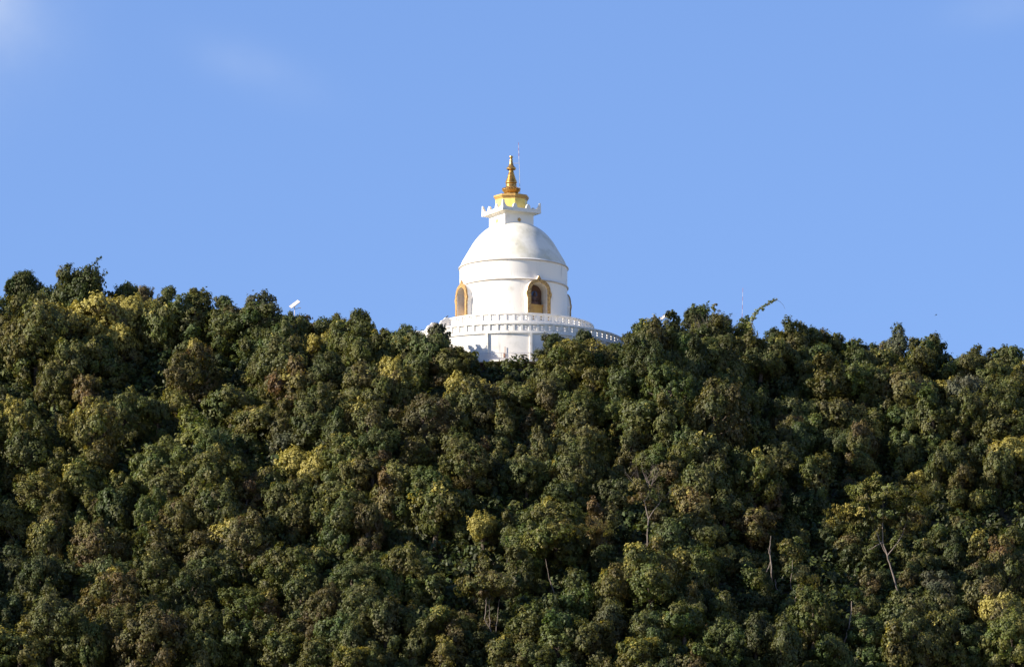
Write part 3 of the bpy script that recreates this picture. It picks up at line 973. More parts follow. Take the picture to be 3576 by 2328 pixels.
# ------------------------------------------------------------------ trees read off the photograph
# zoom windows of the photograph (x0, y0, photo px per window px) and the crowns seen in them: x, y, radius, colour, optional shape
WIN = {
 'A': (0, 880, .4202, "170 270 140 D dense;350 390 130 G;690 300 190 D dense;560 340 110 O;1060 360 130 G;1190 320 110 B;1390 380 85 G cone;1620 430 130 G cone;1870 440 90 G cone;2200 420 150 S ragged;440 610 130 Y flat;800 590 150 Y flat;1030 560 170 Y flat;1330 620 110 K;870 770 110 Y;1030 790 110 Y;60 560 80 B;60 690 110 B;320 740 170 O;1150 650 90 G;1580 720 80 B;1640 810 55 Y;1850 650 150 O cone;2110 640 120 G;2110 820 120 G;600 960 120 O;940 980 80 O;450 1140 150 O;720 1110 80 O;740 1250 100 R;1040 1390 150 B;1310 1370 110 O;1600 1060 160 B;1720 1120 90 L;1480 1290 110 K;1920 1290 100 O;2120 1390 120 K;2080 1060 50 Y;50 1390 110 K;2330 980 130 O;130 860 110 B;180 1010 100 D;820 860 100 G;1160 1150 110 D;1380 900 120 D"),
 'S': (900, 1000, .2521, "440 400 100 D;620 440 90 B;920 480 110 G;1100 450 110 G cone;1430 420 170 G;1480 620 130 O;1680 700 130 O;1890 690 110 G;2120 690 100 G;760 850 120 Y;1000 720 60 Y;1150 700 130 K;1220 850 140 G;300 600 130 B;480 620 90 K;620 620 130 O;1940 900 120 Y;2080 960 110 O;350 950 180 G;950 1230 170 G;1450 960 200 B;2200 1150 150 G;60 640 110 B;170 1230 150 O"),
 'T': (1400, 1030, .3361, "120 450 110 G;30 480 100 O;200 470 80 G;390 360 105 S ragged;500 560 110 O;280 600 140 G;720 650 90 O;250 760 140 O;520 760 130 B;1130 850 90 L;900 830 110 O;1620 470 120 D;1900 420 100 D;1480 680 120 O;1740 640 140 K;2050 600 150 K;2320 560 100 G;1680 800 150 O;1980 780 120 D;1400 820 110 O;2230 750 120 O"),
 'U': (2150, 980, .3151, "30 720 110 O;160 680 110 G;270 520 110 D;420 470 110 G;430 640 140 O;620 520 130 D;640 640 120 G;880 380 120 D dense;860 300 80 G dense;1120 450 140 D dense;1060 640 160 B ragged;1400 560 100 G column;1360 700 90 O;730 820 120 L;980 830 140 L;1430 830 130 K;1300 860 80 R;1740 590 110 D cone;1840 620 60 D;1720 720 150 K;2120 640 150 G;2290 690 90 B;2000 760 140 O;1600 900 140 O;2060 930 140 G;2280 960 130 G;350 950 170 D;220 970 60 Y;720 1080 120 O;1230 1040 140 O;300 860 150 O;1130 940 130 D;880 1010 150 D"),
 'V': (2800, 1000, .3261, "80 520 130 G;230 570 80 B;400 530 90 O;570 570 110 G;760 680 110 O;1010 640 130 S;1210 630 90 O;1410 640 110 G;1520 740 100 D ragged;1640 830 90 D;1850 760 150 G cone;2110 740 120 G cone;2240 780 130 G ragged;300 800 140 G;600 800 140 G;870 840 120 O;1090 890 70 Y;1240 880 130 K;1560 950 100 B;1760 930 130 O;2080 960 130 O;2360 980 100 K;60 930 110 G;1580 1110 80 Y;1620 1240 50 Y;120 1110 110 G;60 1170 70 Y;330 1110 150 O;620 1040 130 G;850 1080 130 B;1100 1130 150 B;1350 1070 110 O;1800 1160 150 S;2120 1140 130 O;1700 1330 60 R"),
 'B': (900, 1300, .3872, "310 170 130 R;640 110 150 O;900 150 130 B;1240 130 160 Y;1080 240 110 O;900 340 100 Y;1310 250 130 K;1830 140 110 Y;2030 230 120 Y;1980 330 120 O;560 400 140 O;60 420 100 O;200 520 100 O;250 660 90 S;540 540 110 G;700 640 100 G;1000 500 130 O;1500 470 200 B;1750 400 130 B;2250 500 120 O;2280 150 120 O;580 780 90 K;330 890 120 Y;530 930 110 Y;120 930 80 K;820 790 140 K;1100 720 150 B;1440 770 100 O;1710 780 55 R;1800 720 110 O;2050 690 65 R;1900 850 150 O;1250 950 170 K;1040 900 110 B;860 970 110 K;680 1060 120 O;200 1180 120 O;420 1130 110 O;780 1200 100 K;1020 1260 60 Y;1550 1100 180 G;1330 1310 110 G;1610 1290 130 K;800 1380 130 B;120 1420 110 K;350 1400 110 O;600 1340 90 O;1000 1390 110 B;2030 1440 100 Y;2250 1420 100 G;1870 1170 100 B;2170 820 120 B;2200 960 120 D;2100 1150 130 D;380 600 90 D;1150 1150 130 B"),
 'C': (900, 1750, .378, "470 640 130 O;300 720 150 G;560 560 110 K;880 760 130 G;1060 640 90 G;1330 640 110 B;1480 680 110 L column;1450 900 110 L column;1640 840 65 G;620 1010 130 B;400 940 150 O;960 1000 150 O;80 1060 100 R;1660 1130 100 K;1450 1350 130 G;1700 1440 110 K;250 1410 130 O;560 1430 110 O;870 1340 85 O;1080 1400 85 B;730 1220 130 B;380 1220 120 B;1180 1190 140 O;100 1260 120 B;1800 1300 120 B;1150 760 110 B;880 1500 120 K;1400 1160 110 O;2000 1330 110 D;2250 1420 110 B"),
 'E2': (1800, 1300, .3872, "60 250 110 K;280 100 120 O;700 130 100 K;950 150 130 G;560 320 130 O;340 300 110 B;830 350 80 L flat;1400 170 190 G;1660 170 120 K;1900 140 140 O;2100 180 110 G;1350 430 150 K;1090 440 110 B;930 500 60 Y;1800 480 190 O;2100 290 120 O;560 560 120 O;130 470 90 B;230 740 120 G;430 720 90 O;640 670 100 O;1040 720 110 O;1240 800 110 O;1520 680 110 G;1490 790 90 L;1700 800 120 O;2150 580 120 G;2000 850 90 G;2210 820 100 G;580 900 160 O;110 900 110 O;770 790 60 Y;350 920 60 Y;1090 940 60 R;860 950 100 B;480 1120 190 O;310 1280 100 O;2150 1010 170 K;1860 1110 130 G;1580 1220 110 R;1890 1280 110 B;2130 1370 130 R;380 1420 160 K;750 1400 130 B;1600 1410 120 O;1400 1490 110 G;1810 1450 60 Y;1350 620 120 D;960 600 110 D;1700 1040 100 B;900 1180 120 D;1400 950 110 B"),
 'E': (1800, 1750, .378, "130 440 120 G;560 330 120 O;1420 350 120 S;1640 250 100 O;1520 560 100 K;1750 640 120 B;1960 520 80 Y;2130 520 60 Y;1290 630 120 K;1110 690 90 K;930 830 95 K;1240 820 110 O;2210 770 100 L dense;540 790 110 G;600 970 110 G;430 1090 105 G;870 1150 150 S;1230 1210 120 G;1590 960 110 O;1560 1130 120 G;1890 1020 100 G;1960 1130 90 K;1760 1210 60 R;1900 1320 190 G;400 1390 110 G;690 1330 140 O;1150 1430 120 K;180 1450 110 O;1680 780 120 O;50 780 110 G;120 1050 120 D;120 1250 110 O;830 560 130 D;860 900 130 B;2230 1320 130 D;2160 960 120 D;1700 1430 120 L"),
 'F': (2676, 1300, .3872, "250 390 90 G;420 530 120 L;190 500 100 R;700 420 120 O;980 470 90 G;1000 590 65 Y;1060 330 110 O;1270 470 110 G;1440 310 110 O;1780 430 130 G;2080 340 140 O;1990 600 120 O;2200 560 110 O;1240 720 100 G;300 640 110 G;650 640 100 G;2250 770 110 Y;1620 760 90 O;900 860 100 G;1350 970 85 Y;100 800 120 G;560 830 110 D;1550 930 110 O;1780 870 120 O;1750 1010 110 B;1900 1180 80 K;60 1150 90 R;340 1220 95 D;1720 1150 65 O;1120 830 110 D;2100 900 120 B;2180 1100 120 D;1500 500 120 G;850 680 110 B;470 1000 90 G;1980 1420 90 D;280 1010 110 D"),
 'H2': (2676, 1750, .378, "2200 500 110 R;2260 750 160 B;2180 1070 140 Y flat;1560 1060 150 O;1270 1090 120 O;1330 1260 130 B;430 1080 150 L;180 1140 80 G;640 1150 90 G;150 1420 140 G;620 1440 140 G;950 1250 140 G;1650 1270 130 O;1480 1450 150 K;1770 1430 100 K;2270 1320 150 L;930 1010 90 D;1960 430 70 K;950 760 70 B ragged;1230 1450 120 O;1960 1300 120 B;1600 780 80 S ragged;2060 960 110 B;1480 560 70 G;700 560 100 D;560 900 110 D;1350 650 130 D;1750 600 120 D;2050 700 110 D;1200 880 120 D"),
 'H': (0, 1500, .5344, "120 60 120 K;590 80 110 K;350 300 80 K cone;270 430 120 K;600 250 90 O cone;560 390 110 K;210 190 100 B;790 400 80 O;1260 120 150 L;1040 280 110 L;1080 430 120 O;1350 350 130 O;1000 580 110 G;1430 570 120 B;1500 710 90 Y;1620 400 90 R;1080 800 120 O;1290 780 100 B;340 640 100 B;290 780 90 O;810 830 65 O column;690 950 130 G;740 1140 130 R;1010 960 110 O;1250 1080 120 G;950 1190 90 O;330 1310 140 G;260 1010 130 D;130 1430 120 K;570 1450 140 O;1000 1430 140 B;1330 1320 120 B;1530 1380 90 G;1320 1490 100 K;1600 1160 100 B;80 620 90 O;760 560 100 D;1180 600 100 B;1400 900 120 B;620 780 90 B;420 1120 100 D;90 1180 120 D;430 930 90 D;1180 1210 100 D;1480 1020 90 D;60 300 100 D;900 200 100 D;1420 180 110 B;1130 1330 110 O;790 1330 110 B;1600 740 100 B;80 900 100 D"),
}
CROWNS = []
for key, (x0, y0, s_, txt) in WIN.items():
    for it in txt.split(';'):
        w_ = it.split()
        CROWNS.append([x0 + float(w_[0]) * s_, y0 + float(w_[1]) * s_, float(w_[2]) * s_, w_[3], w_[4] if len(w_) > 4 else None])
POOLS = []                            # hollows where only the shaded floor is seen
for key, txt in (('A', '1350 850;150 1050;1050 1110;1180 1210'), ('H', '60 320;900 300;500 820;480 1150;850 880;1000 690'), ('B', '250 300;350 590;190 830;2100 1150;2250 1230'),
                 ('C', '700 600;1850 900;1750 520;560 1080'), ('E2', '1250 300;2150 430;850 650;100 1150;1000 1450;1350 640'), ('E', '1150 450;800 750;250 900;2050 800;1060 980'),
                 ('F', '1100 850;1700 650;550 1200;2200 1200;330 900'), ('H2', '600 650;1500 850;2000 300;650 1000;1300 900;800 820')):
    x0, y0, s_, _ = WIN[key]
    POOLS += [(x0 + float(q.split()[0]) * s_, y0 + float(q.split()[1]) * s_) for q in txt.split(';')]


def in_pool(px, py, d=62):
    return any(math.hypot((px - a) * 0.85, py - b_) < d for a, b_ in POOLS)


CROWNS = [c for c in CROWNS if not (c[3] == 'D' and in_pool(c[0], c[1], 66))]
keep = []
for c in CROWNS:                      # the windows overlap: keep one crown where two windows saw the same tree
    if all(math.hypot(c[0] - k[0], c[1] - k[1]) > 0.58 * min(60, max(24, 0.5 * (c[2] + k[2]) * 1.0)) + 12 for k in keep):
        keep.append(c)
CROWNS = keep
flip = 0
for c in CROWNS:                      # brownish crowns are the minority
    if c[3] == 'B':
        flip += 1
        if flip % 5 in (0, 2, 4):
            c[3] = 'O' if flip % 2 else 'G'

rnd = random.Random(5)
TREES = []


SKYL = [(-200, 640), (0, 640), (40, 625), (85, 650), (110, 655), (140, 640), (195, 632), (240, 640), (262, 660), (300, 655), (330, 648), (355, 665), (370, 690), (390, 658), (410, 680), (425, 690), (452, 660), (480, 690), (505, 700), (520, 682), (545, 700), (570, 690), (605, 665), (640, 690), (655, 715), (680, 728), (710, 730), (750, 740), (790, 730), (812, 735), (838, 710), (865, 735), (880, 765), (900, 770), (945, 768), (975, 776), (1000, 765), (1018, 745), (1040, 765), (1060, 800), (1110, 830), (1105, 845), (1115, 880), (1232, 880), (1238, 840), (1245, 810), (1262, 775), (1290, 765), (1320, 785), (1355, 758), (1375, 775), (1400, 795), (1440, 800), (1465, 760), (1500, 730), (1520, 745), (1545, 740), (1560, 740), (1590, 730), (1600, 705), (1630, 702), (1655, 720), (1690, 730), (1700, 760), (1720, 738), (1750, 750), (1765, 775), (1800, 757), (1820, 775), (1850, 765), (1880, 755), (1905, 770), (1940, 765), (1950, 785), (1990, 775), (2008, 800), (2040, 790), (2080, 775), (2120, 785), (2165, 775), (2200, 795), (2215, 830), (2235, 825), (2270, 805), (2300, 820), (2335, 790), (2360, 815), (2379, 830), (2600, 850)]
SKX, SKY_ = [a * 1.5032 for a, b_ in SKYL], [b_ * 1.5032 for a, b_ in SKYL]


def under_skyline(px, py, r_px):
    """keep a crown below the tree line the photograph shows"""
    for _ in range(40):
        e = r_px * 1.12
        xs = np.linspace(-0.9, 0.9, 13)
        viol = np.max(np.interp(px + xs * e, SKX, SKY_) - (py - e * np.sqrt(1 - xs * xs)))
        if viol < 5:
            break
        if r_px > 34:
            r_px *= 0.95
        py += 0.25 * viol
    return py, r_px


def add_tree(px, py, r_px, code, shape=None, free=False):
    py, r_px = (py, r_px) if free else under_skyline(px, py, r_px * (1.50 if code == 'Y' else 1.52) * math.exp(rnd.gauss(0.0, 0.17)))
    dark = code == 'D' and py > 1340          # low crowns in the shaded hollows
    rad = max(1.2, r_px * MPP) * (0.8 if dark else 1.0)
    hc = 1.05 * rad + (0.2 if dark else 1.4)
    p, g = ray_place(px, py, hc)
    rad *= (p.y - CAM.y) / -CAM.y
    height = p.z - g
    if shape is None:
        if rad > 3.9:
            shape = 'big'
        else:
            shape = {'B': rnd.choice(['ragged', 'round', 'ragged']), 'Y': rnd.choice(['round', 'flat', 'round']), 'K': rnd.choice(['round', 'flat', 'round', 'ragged'])}.get(code, rnd.choice(['round', 'round', 'cone', 'cone', 'ragged', 'ragged', 'column', 'flat']))
    TREES.append(dict(px=px, py=py, r=rad, x=p.x, y=p.y, g=g, h=max(1.5, height), code=code, shape=shape))


PEAKS = "45 627 36 D dense;195 634 50 D dense;390 660 23 G;452 662 28 G;520 682 21 G;605 667 38 S ragged;838 712 32 G;1018 747 25 S ragged;1290 768 34 D;1355 760 26 D;1500 732 34 G;1625 704 36 G dense;1675 730 34 D dense;1800 758 26 D;1880 757 32 G;1940 768 32 G ragged;2165 777 38 G;2270 806 31 G;2335 792 34 G ragged;1420 790 30 G;1465 765 28 O;950 770 24 G"
for it in PEAKS.split(';'):           # crowns that stand up against the sky
    a, b_, hw, code, *sh = it.split()
    hw = float(hw) * 1.5032 / 1.12
    add_tree(float(a) * 1.5032, float(b_) * 1.5032 + hw * 1.24, hw, code, sh[0] if sh else 'round', True)
for c in CROWNS:
    add_tree(*c)
print('crowns', len(TREES))

REG_ROW = [(1190, 'on the skyline'), (1430, 'high on the slope'), (1720, 'at mid slope'), (2010, 'low on the slope'), (9999, 'along the bottom edge')]
REG_COL = [(600, 'far left'), (1300, 'left of the pagoda'), (2150, 'below the pagoda'), (2900, 'right of the pagoda'), (9999, 'far right')]
ORD = ['first', 'second', 'third', 'fourth', 'fifth', 'sixth', 'seventh', 'eighth', 'ninth', 'tenth', 'eleventh', 'twelfth', 'thirteenth', 'fourteenth', 'fifteenth', 'sixteenth', 'seventeenth', 'eighteenth']
HABIT = {'round': 'round-crowned', 'big': 'broad', 'cone': 'pointed', 'flat': 'flat-topped', 'ragged': 'ragged', 'column': 'columnar', 'dense': 'dense bushy'}
TREES.sort(key=lambda t: -t['r'])
THINGS, REST = TREES[:290], TREES[290:]
groups = {}
for t in THINGS:
    row = next(n for l, n in REG_ROW if t['py'] < l)
    cl_ = next(n for l, n in REG_COL if t['px'] < l)
    if 'skyline' in row and cl_.startswith('below'):
        cl_ = 'beside the pagoda terraces'
    t['key'] = (COLS[t['code']][2], HABIT[t['shape']], row, cl_)
    groups.setdefault(t['key'], []).append(t)
for k, lst in groups.items():
    lst.sort(key=lambda t: t['px'])
    base_l = f"{k[0]} {k[1]} tree {k[2]} {k[3]}"
    for i, t in enumerate(lst):
        t['label'] = base_l if len(lst) == 1 else f"{base_l}, {ORD[min(i, 17)]} from left"

for t in THINGS:
    cm, tm = rnd.choice(PROT[t['shape']])
    base_c, bloom, cname = COLS[t['code']]
    rt = thing('tree', t['label'], 'tree', (t['x'], t['y'], t['g']), 0, 'trees of the hillside forest')
    ang = rnd.uniform(0, 6.28)
    s_ = t['r'] / NOMR
    sz = s_ * rnd.uniform(0.95, 1.4)
    cr = put('crown', cm, rt, (0, 0, t['h']), ang, (s_ * rnd.uniform(0.85, 1.2), s_ * rnd.uniform(0.85, 1.2), sz))
    v = rnd.uniform(0.82, 1.18)
    tint = (rnd.uniform(0.92, 1.08), 1.0, rnd.uniform(0.85, 1.15))
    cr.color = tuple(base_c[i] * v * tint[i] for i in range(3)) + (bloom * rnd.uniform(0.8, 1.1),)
    tr = put('trunk', tm, rt, (0, 0, 0), ang, (s_, s_, t['h'] / NOMH))


# the smallest crowns, the undergrowth and the wood past the frame's edges: masses nobody could count
def bake_leaves(name, items, mat, frac=1.0):
    """items: (mesh, location, rotation, scale xyz, colour) joined into one leaf mass; colour goes to a second attribute"""
    Vs, Cs, Ts = [], [], []
    cache = {}
    for mesh_, loc, ang, sc, colr in items:
        if mesh_.name not in cache:
            n = len(mesh_.vertices)
            v = np.empty(n * 3, np.float32)
            mesh_.vertices.foreach_get('co', v)
            c = np.empty(n * 4, np.float32)
            mesh_.attributes['leaf'].data.foreach_get('color', c)
            cache[mesh_.name] = (v.reshape(-1, 4, 3), c.reshape(-1, 4, 4))
        v, c = cache[mesh_.name]
        st = max(1, int(round(1 / frac)))
        v, c = v[::st], c[::st]
        if st > 1:
            m_ = v.mean(1, keepdims=True)
            v = m_ + (v - m_) * math.sqrt(st) * 0.9
        v = v * np.array(sc)
        ca, sa = cos(ang), sin(ang)
        v = np.stack([v[..., 0] * ca - v[..., 1] * sa, v[..., 0] * sa + v[..., 1] * ca, v[..., 2]], -1) + np.array(loc)
        Vs.append(v.reshape(-1, 3))
        Cs.append(c.reshape(-1, 4))
        Ts.append(np.tile(np.array(colr, np.float32), (v.shape[0] * 4, 1)))
    V, C, T = np.concatenate(Vs).astype(np.float32), np.concatenate(Cs), np.concatenate(Ts)
    me_ = build_quads(name, V, C, mat)
    at = me_.attributes.new('tint', 'FLOAT_COLOR', 'POINT')
    at.data.foreach_set('color', np.ascontiguousarray(T).reshape(-1))
    return me_


def tint_mat(src, name):
    """the same leaves, but the mass carries each plant's own colour in 'tint'"""
    m = src.copy()
    m.name = name
    nt = m.node_tree
    oi = next(n for n in nt.nodes if n.type == 'OBJECT_INFO')
    at = nt.nodes.new('ShaderNodeAttribute')
    at.attribute_name = 'tint'
    for l in list(nt.links):
        if l.from_node == oi:
            to = l.to_socket
            out_name = l.from_socket.name
            nt.links.new(at.outputs['Color' if out_name == 'Color' else 'Alpha'], to)
    return m


M['leafmass'] = tint_mat(M['leaf'], 'leaf_mass')


def rcol(code):
    base_c, bloom, _ = COLS[code]
    v = rnd.uniform(0.75, 1.2)
    return tuple(base_c[i] * v for i in range(3)) + (bloom,)


items = []
TX = np.array([[t['x'], t['y'], t['r']] for t in TREES])
for y in np.arange(-125, 4, 4.4):
    for x in np.arange(-92, 92, 4.4):
        xx, yy = x + rnd.uniform(-1.5, 1.5), y + rnd.uniform(-1.5, 1.5)
        if math.hypot(xx, yy) < 23 or np.any(np.hypot(TX[:, 0] - xx, TX[:, 1] - yy) < 0.72 * TX[:, 2]):
            continue
        r_ = rnd.uniform(1.5, 2.2)
        g = ground(xx, yy)
        hh = 0.9 * r_ + rnd.uniform(0.2, 1.2)
        px, py = project((xx, yy, g + hh))
        if py > 2460 or in_pool(px, py, 72) or abs(under_skyline(px, py, r_ / MPP)[0] - py) > 1:
            continue
        s_ = r_ / NOMR
        items.append((rnd.choice(PROT['round'])[0], (xx, yy, g + hh), rnd.uniform(0, 6.28), (s_, s_, s_ * 1.1), rcol(rnd.choice('DDGGOB'))))
print('fillers', len(items), 'rest', len(REST))
for t in REST:
    cm, tm = rnd.choice(PROT[t['shape']])
    s_ = t['r'] / NOMR
    items.append((cm, (t['x'], t['y'], t['g'] + t['h']), rnd.uniform(0, 6.28), (s_, s_, s_ * 1.1), rcol(t['code'])))
if items:
    o = put('small_crowns', bake_leaves('small_crowns', items, 'leafmass', 0.3))
    o['kind'] = 'stuff'
    o['label'], o['category'] = 'small leafy crowns filling gaps between the larger trees', 'trees'

# wood beyond the frame (it throws the shade that falls into the picture)
items = []
for y in np.arange(-150, 8, 6.5):
    for x in np.arange(-128, 122, 6.5):
        xx, yy = x + rnd.uniform(-2, 2), y + rnd.uniform(-2, 2)
        g = ground(xx, yy)
        px, py = project((xx, yy, g + 6))
        if (-120 < px < 3690 and py < 2440) or py < 1050:
            continue
        if py > 2700 or math.hypot(xx, yy) < 30:
            continue
        s_ = rnd.uniform(0.9, 1.35)
        items.append((rnd.choice(PROT['round'])[0], (xx, yy, g + 5.5 * s_), rnd.uniform(0, 6.28), (s_, s_, s_ * 1.15), rcol(rnd.choice('GOODB'))))
print('margin', len(items))
o = put('forest_margin', bake_leaves('forest_margin', items, 'leafmass', 0.25))
o['kind'] = 'stuff'
o['label'], o['category'] = 'mass of woodland continuing past the edges of the view', 'forest'

# undergrowth on the forest floor
rng = np.random.default_rng(77)
BUSH = []
for k in range(6):
    cl = [(rng.normal() * 0.5, rng.normal() * 0.5, 0.35 + abs(rng.normal()) * 0.35, 0.55 + 0.3 * rng.random()) for _ in range(5)]
    BUSH.append(leaves_mesh('bush', cl, rng, 6, 9, 0.42, mat='scrub', rad=1.4))
items = []
for y in np.arange(-128, 6, 1.75):
    for x in np.arange(-92, 92, 1.75):
        xx, yy = x + rnd.uniform(-.9, .9), y + rnd.uniform(-.9, .9)
        rr = math.hypot(xx, yy)
        if rr < 20.3:
            continue
        g = ground(xx, yy)
        px, py = project((xx, yy, g))
        if py > 2480 or not -60 < px < 3640:
            continue
        s_ = rnd.uniform(0.8, 1.5)
        if rr < 24:
            s_ *= 0.35
        items.append((rnd.choice(BUSH), (xx, yy, g - 0.1), rnd.uniform(0, 6.28), (s_, s_, s_ * rnd.uniform(0.9, 1.5)), rcol(rnd.choice('DDDG'))))
print('bushes', len(items))
o = put('undergrowth', bake_leaves('undergrowth', items, 'leafmass', 0.5))
o['kind'] = 'stuff'
o['label'], o['category'] = 'low leafy undergrowth covering the ground between the trees', 'undergrowth'


# ------------------------------------------------------------------ trees with bare or visible stems
def branch(b, rng, p, d, length, r, depth, tips, spread=0.6):
    n = 4
    pts, rad = [p.copy()], [r]
    q = p.copy()
    dd = d.copy()
    for k in range(n):
        dd = (dd + Vector(rng.normal(size=3) * 0.13) + Vector((0, 0, 0.05))).normalized()
        q = q + dd * (length / n)
        pts.append(q.copy())
        rad.append(r * (1 - 0.45 * (k + 1) / n))
    b.tube(pts, rad, 6 if depth > 1 else 4)
    if depth <= 0:
        tips.append(q.copy())
        return
    for k in range(rng.integers(2, 4)):
        nd = (dd + Vector(rng.normal(size=3) * spread)).normalized()
        if nd.z < -0.1:
            nd.z *= -0.5
        branch(b, rng, pts[rng.integers(2, n + 1)], nd, length * (0.55 + 0.25 * rng.random()), r * 0.5, depth - 1, tips, spread)
    tips.append(q.copy())


def stem_tree(label, lines, bark, crowns=(), name='tree', rad=0.16, foot=1.5, twigs=0, seed=1, leafcode='O', cat='tree', leafsize=0.34):
    """stems given as photo polylines (foot first), standing where the foot meets the hill; crowns: (x, y, rx, ry) in photo px"""
    px, py = lines[0][0]
    p0, g = ray_place(px, py, foot)
    rt = thing(name, label, cat, (p0.x, p0.y, g))
    rng = np.random.default_rng(seed)

    def at(q, dy=0.0):
        d = pix_dir(*q)
        return CAM + d * ((p0.y + dy - CAM.y) / d.y) - Vector((p0.x, p0.y, g))
    for i, ln in enumerate(lines):
        pts = [at(q, rng.normal() * 0.25) for q in ln]
        if i == 0:
            pts = [Vector((pts[0].x * 0.5, 0, -0.6))] + pts
        elif len(ln) > 1 and ln[0] == lines[0][0]:
            pts = [Vector((0, 0, 0.2))] + pts
        # finer, slightly crooked stem
        fine, fr = [], []
        rr = rad * 0.6 if i == 0 else rad * 0.38
        for a, c in zip(pts, pts[1:]):
            for k in range(3):
                fine.append(a.lerp(c, k / 3) + Vector(rng.normal(size=3) * 0.05))
        fine.append(pts[-1])
        m = len(fine)
        b = MB().tube(fine, [rr * (1.15 - 0.75 * k / (m - 1)) for k in range(m)], 7)
        tips = []
        for k in range(twigs):
            f_ = fine[int(m * (0.45 + 0.5 * rng.random()))]
            branch(b, rng, f_, Vector((rng.normal(), rng.normal() * 0.6, 0.6 + 0.5 * rng.random())).normalized(), 1.3 + 1.6 * rng.random(), rr * 0.38, 2, tips, 0.5)
        put('trunk' if i == 0 else 'stem', b.mesh('stem', bark), rt)
    for (cx, cy, rx, ry, code, nsub) in crowns:
        c = at((cx, cy))
        rxm, rym = rx * MPP, ry * MPP
        cl = []
        for k in range(nsub):
            u = rng.normal(size=3)
            u /= np.linalg.norm(u)
            f_ = 0.35 + 0.6 * rng.random()
            cl.append((c.x + u[0] * rxm * f_, c.y + u[1] * rxm * f_ * 0.9, c.z + u[2] * rym * f_, 0.65 + 0.6 * rng.random()))
        cm = leaves_mesh('crown_sparse', cl, rng, 11, 14, leafsize, rad=max(rxm, rym), cz=c.z)
        o = put('crown', cm, rt)
        bc, bloom, _ = COLS[code]
        o.color = tuple(q * 1.2 for q in bc) + (bloom * 0.9,)
    return rt


PB = 'palebark'
stem_tree('tall bare dead snag with stubby branches low on the slope', [[(2698, 2066), (2694, 2000), (2688, 1935), (2689, 1900), (2692, 1870)], [(2688, 1935), (2682, 1912)], [(2690, 1960), (2672, 2010)]], PB, rad=0.20, name='dead_tree', seed=3)
stem_tree('short pale broken stump beside the tall bare snag', [[(2714, 2072), (2709, 2040), (2707, 2020)]], PB, rad=0.17, name='dead_tree', seed=4)
stem_tree('slender pale trunk carrying a small loose olive crown', [[(2762, 2040), (2766, 1990), (2768, 1945)]], PB, [(2762, 1905, 42, 34, 'K', 11), (2790, 1930, 26, 26, 'O', 6)], rad=0.13, seed=5)
stem_tree('pale trunk bent over in an arch with a drooping crown', [[(2774, 2122), (2779, 2090), (2796, 2058), (2815, 2047), (2836, 2052), (2852, 2068)]], PB, [(2825, 2030, 40, 20, 'O', 9), (2852, 2060, 26, 24, 'B', 6), (2800, 1998, 20, 16, 'S', 4)], rad=0.16, seed=6)
stem_tree('thick pale trunk leaning slightly right with shaded crown above', [[(2946, 2245), (2957, 2222), (2967, 2180), (2972, 2140), (2974, 2098)]], PB, [(2985, 2075, 45, 25, 'D', 9)], rad=0.26, seed=7)
stem_tree('large spreading tree with yellowish crown and pale forked trunk at right', [[(3140, 2080), (3112, 1985), (3096, 1935), (3084, 1890), (3082, 1830), (3080, 1720)], [(3096, 1935), (3070, 1890), (3050, 1820), (3030, 1760)], [(3100, 1940), (3150, 1870), (3175, 1800)], [(3084, 1890), (3058, 1905), (3035, 1918)]], PB,
          [(3078, 1720, 95, 55, 'K', 26), (2955, 1800, 72, 45, 'Y', 22), (3020, 1735, 70, 45, 'K', 20), (3180, 1740, 85, 60, 'K', 24), (3170, 1815, 80, 45, 'B', 18), (3060, 1800, 90, 50, 'O', 20), (2985, 1840, 60, 40, 'O', 13), (3240, 1750, 60, 45, 'O', 13)], rad=0.22, foot=2.0, seed=8)
stem_tree('umbrella-crowned brownish tree on several thin pale stems near the bottom', [[(1724, 2262), (1712, 2200), (1694, 2158), (1697, 2105), (1700, 2070)], [(1724, 2262), (1735, 2180), (1740, 2130), (1744, 2090)], [(1712, 2200), (1708, 2150), (1709, 2095)]], PB,
          [(1700, 2040, 105, 40, 'B', 30), (1660, 2060, 70, 34, 'O', 16), (1750, 2035, 70, 34, 'B', 16)], rad=0.16, foot=1.0, seed=9)
stem_tree('bare-branched pale grey tree at mid slope right of centre', [[(2262, 1890), (2264, 1810), (2250, 1750), (2270, 1715), (2281, 1672)], [(2264, 1810), (2300, 1760), (2322, 1728)], [(2250, 1750), (2232, 1712), (2226, 1690)], [(2270, 1715), (2262, 1690), (2256, 1672)]], PB,
          [(2270, 1730, 85, 45, 'B', 9), (2240, 1690, 50, 30, 'O', 5)], rad=0.18, twigs=4, foot=1.2, seed=10)
stem_tree('thin pale curved trunk under a wide yellowish canopy below the pagoda', [[(1937, 2074), (1930, 2050), (1918, 2018), (1912, 1985), (1905, 1950)]], PB,
          [(1900, 1880, 75, 40, 'K', 24), (1860, 1905, 50, 36, 'L', 14), (1960, 1860, 80, 40, 'K', 20), (2080, 1850, 70, 45, 'B', 18)], rad=0.15, seed=11)
stem_tree('short pale trunk with a crooked bend left of centre', [[(1268, 2016), (1263, 1995), (1257, 1975), (1253, 1962)]], PB, [(1250, 1945, 40, 24, 'O', 8)], rad=0.13, seed=12)
stem_tree('thin grey sapling stem with sparse leaves right of the umbrella tree', [[(1768, 1978), (1771, 1945), (1770, 1910)]], PB, [(1775, 1890, 32, 26, 'G', 7)], rad=0.09, seed=13)
stem_tree('slanting grey stem at the bottom edge toward the right', [[(3064, 2318), (3054, 2280), (3044, 2236)]], PB, [(3040, 2220, 45, 24, 'O', 8)], rad=0.12, seed=14)
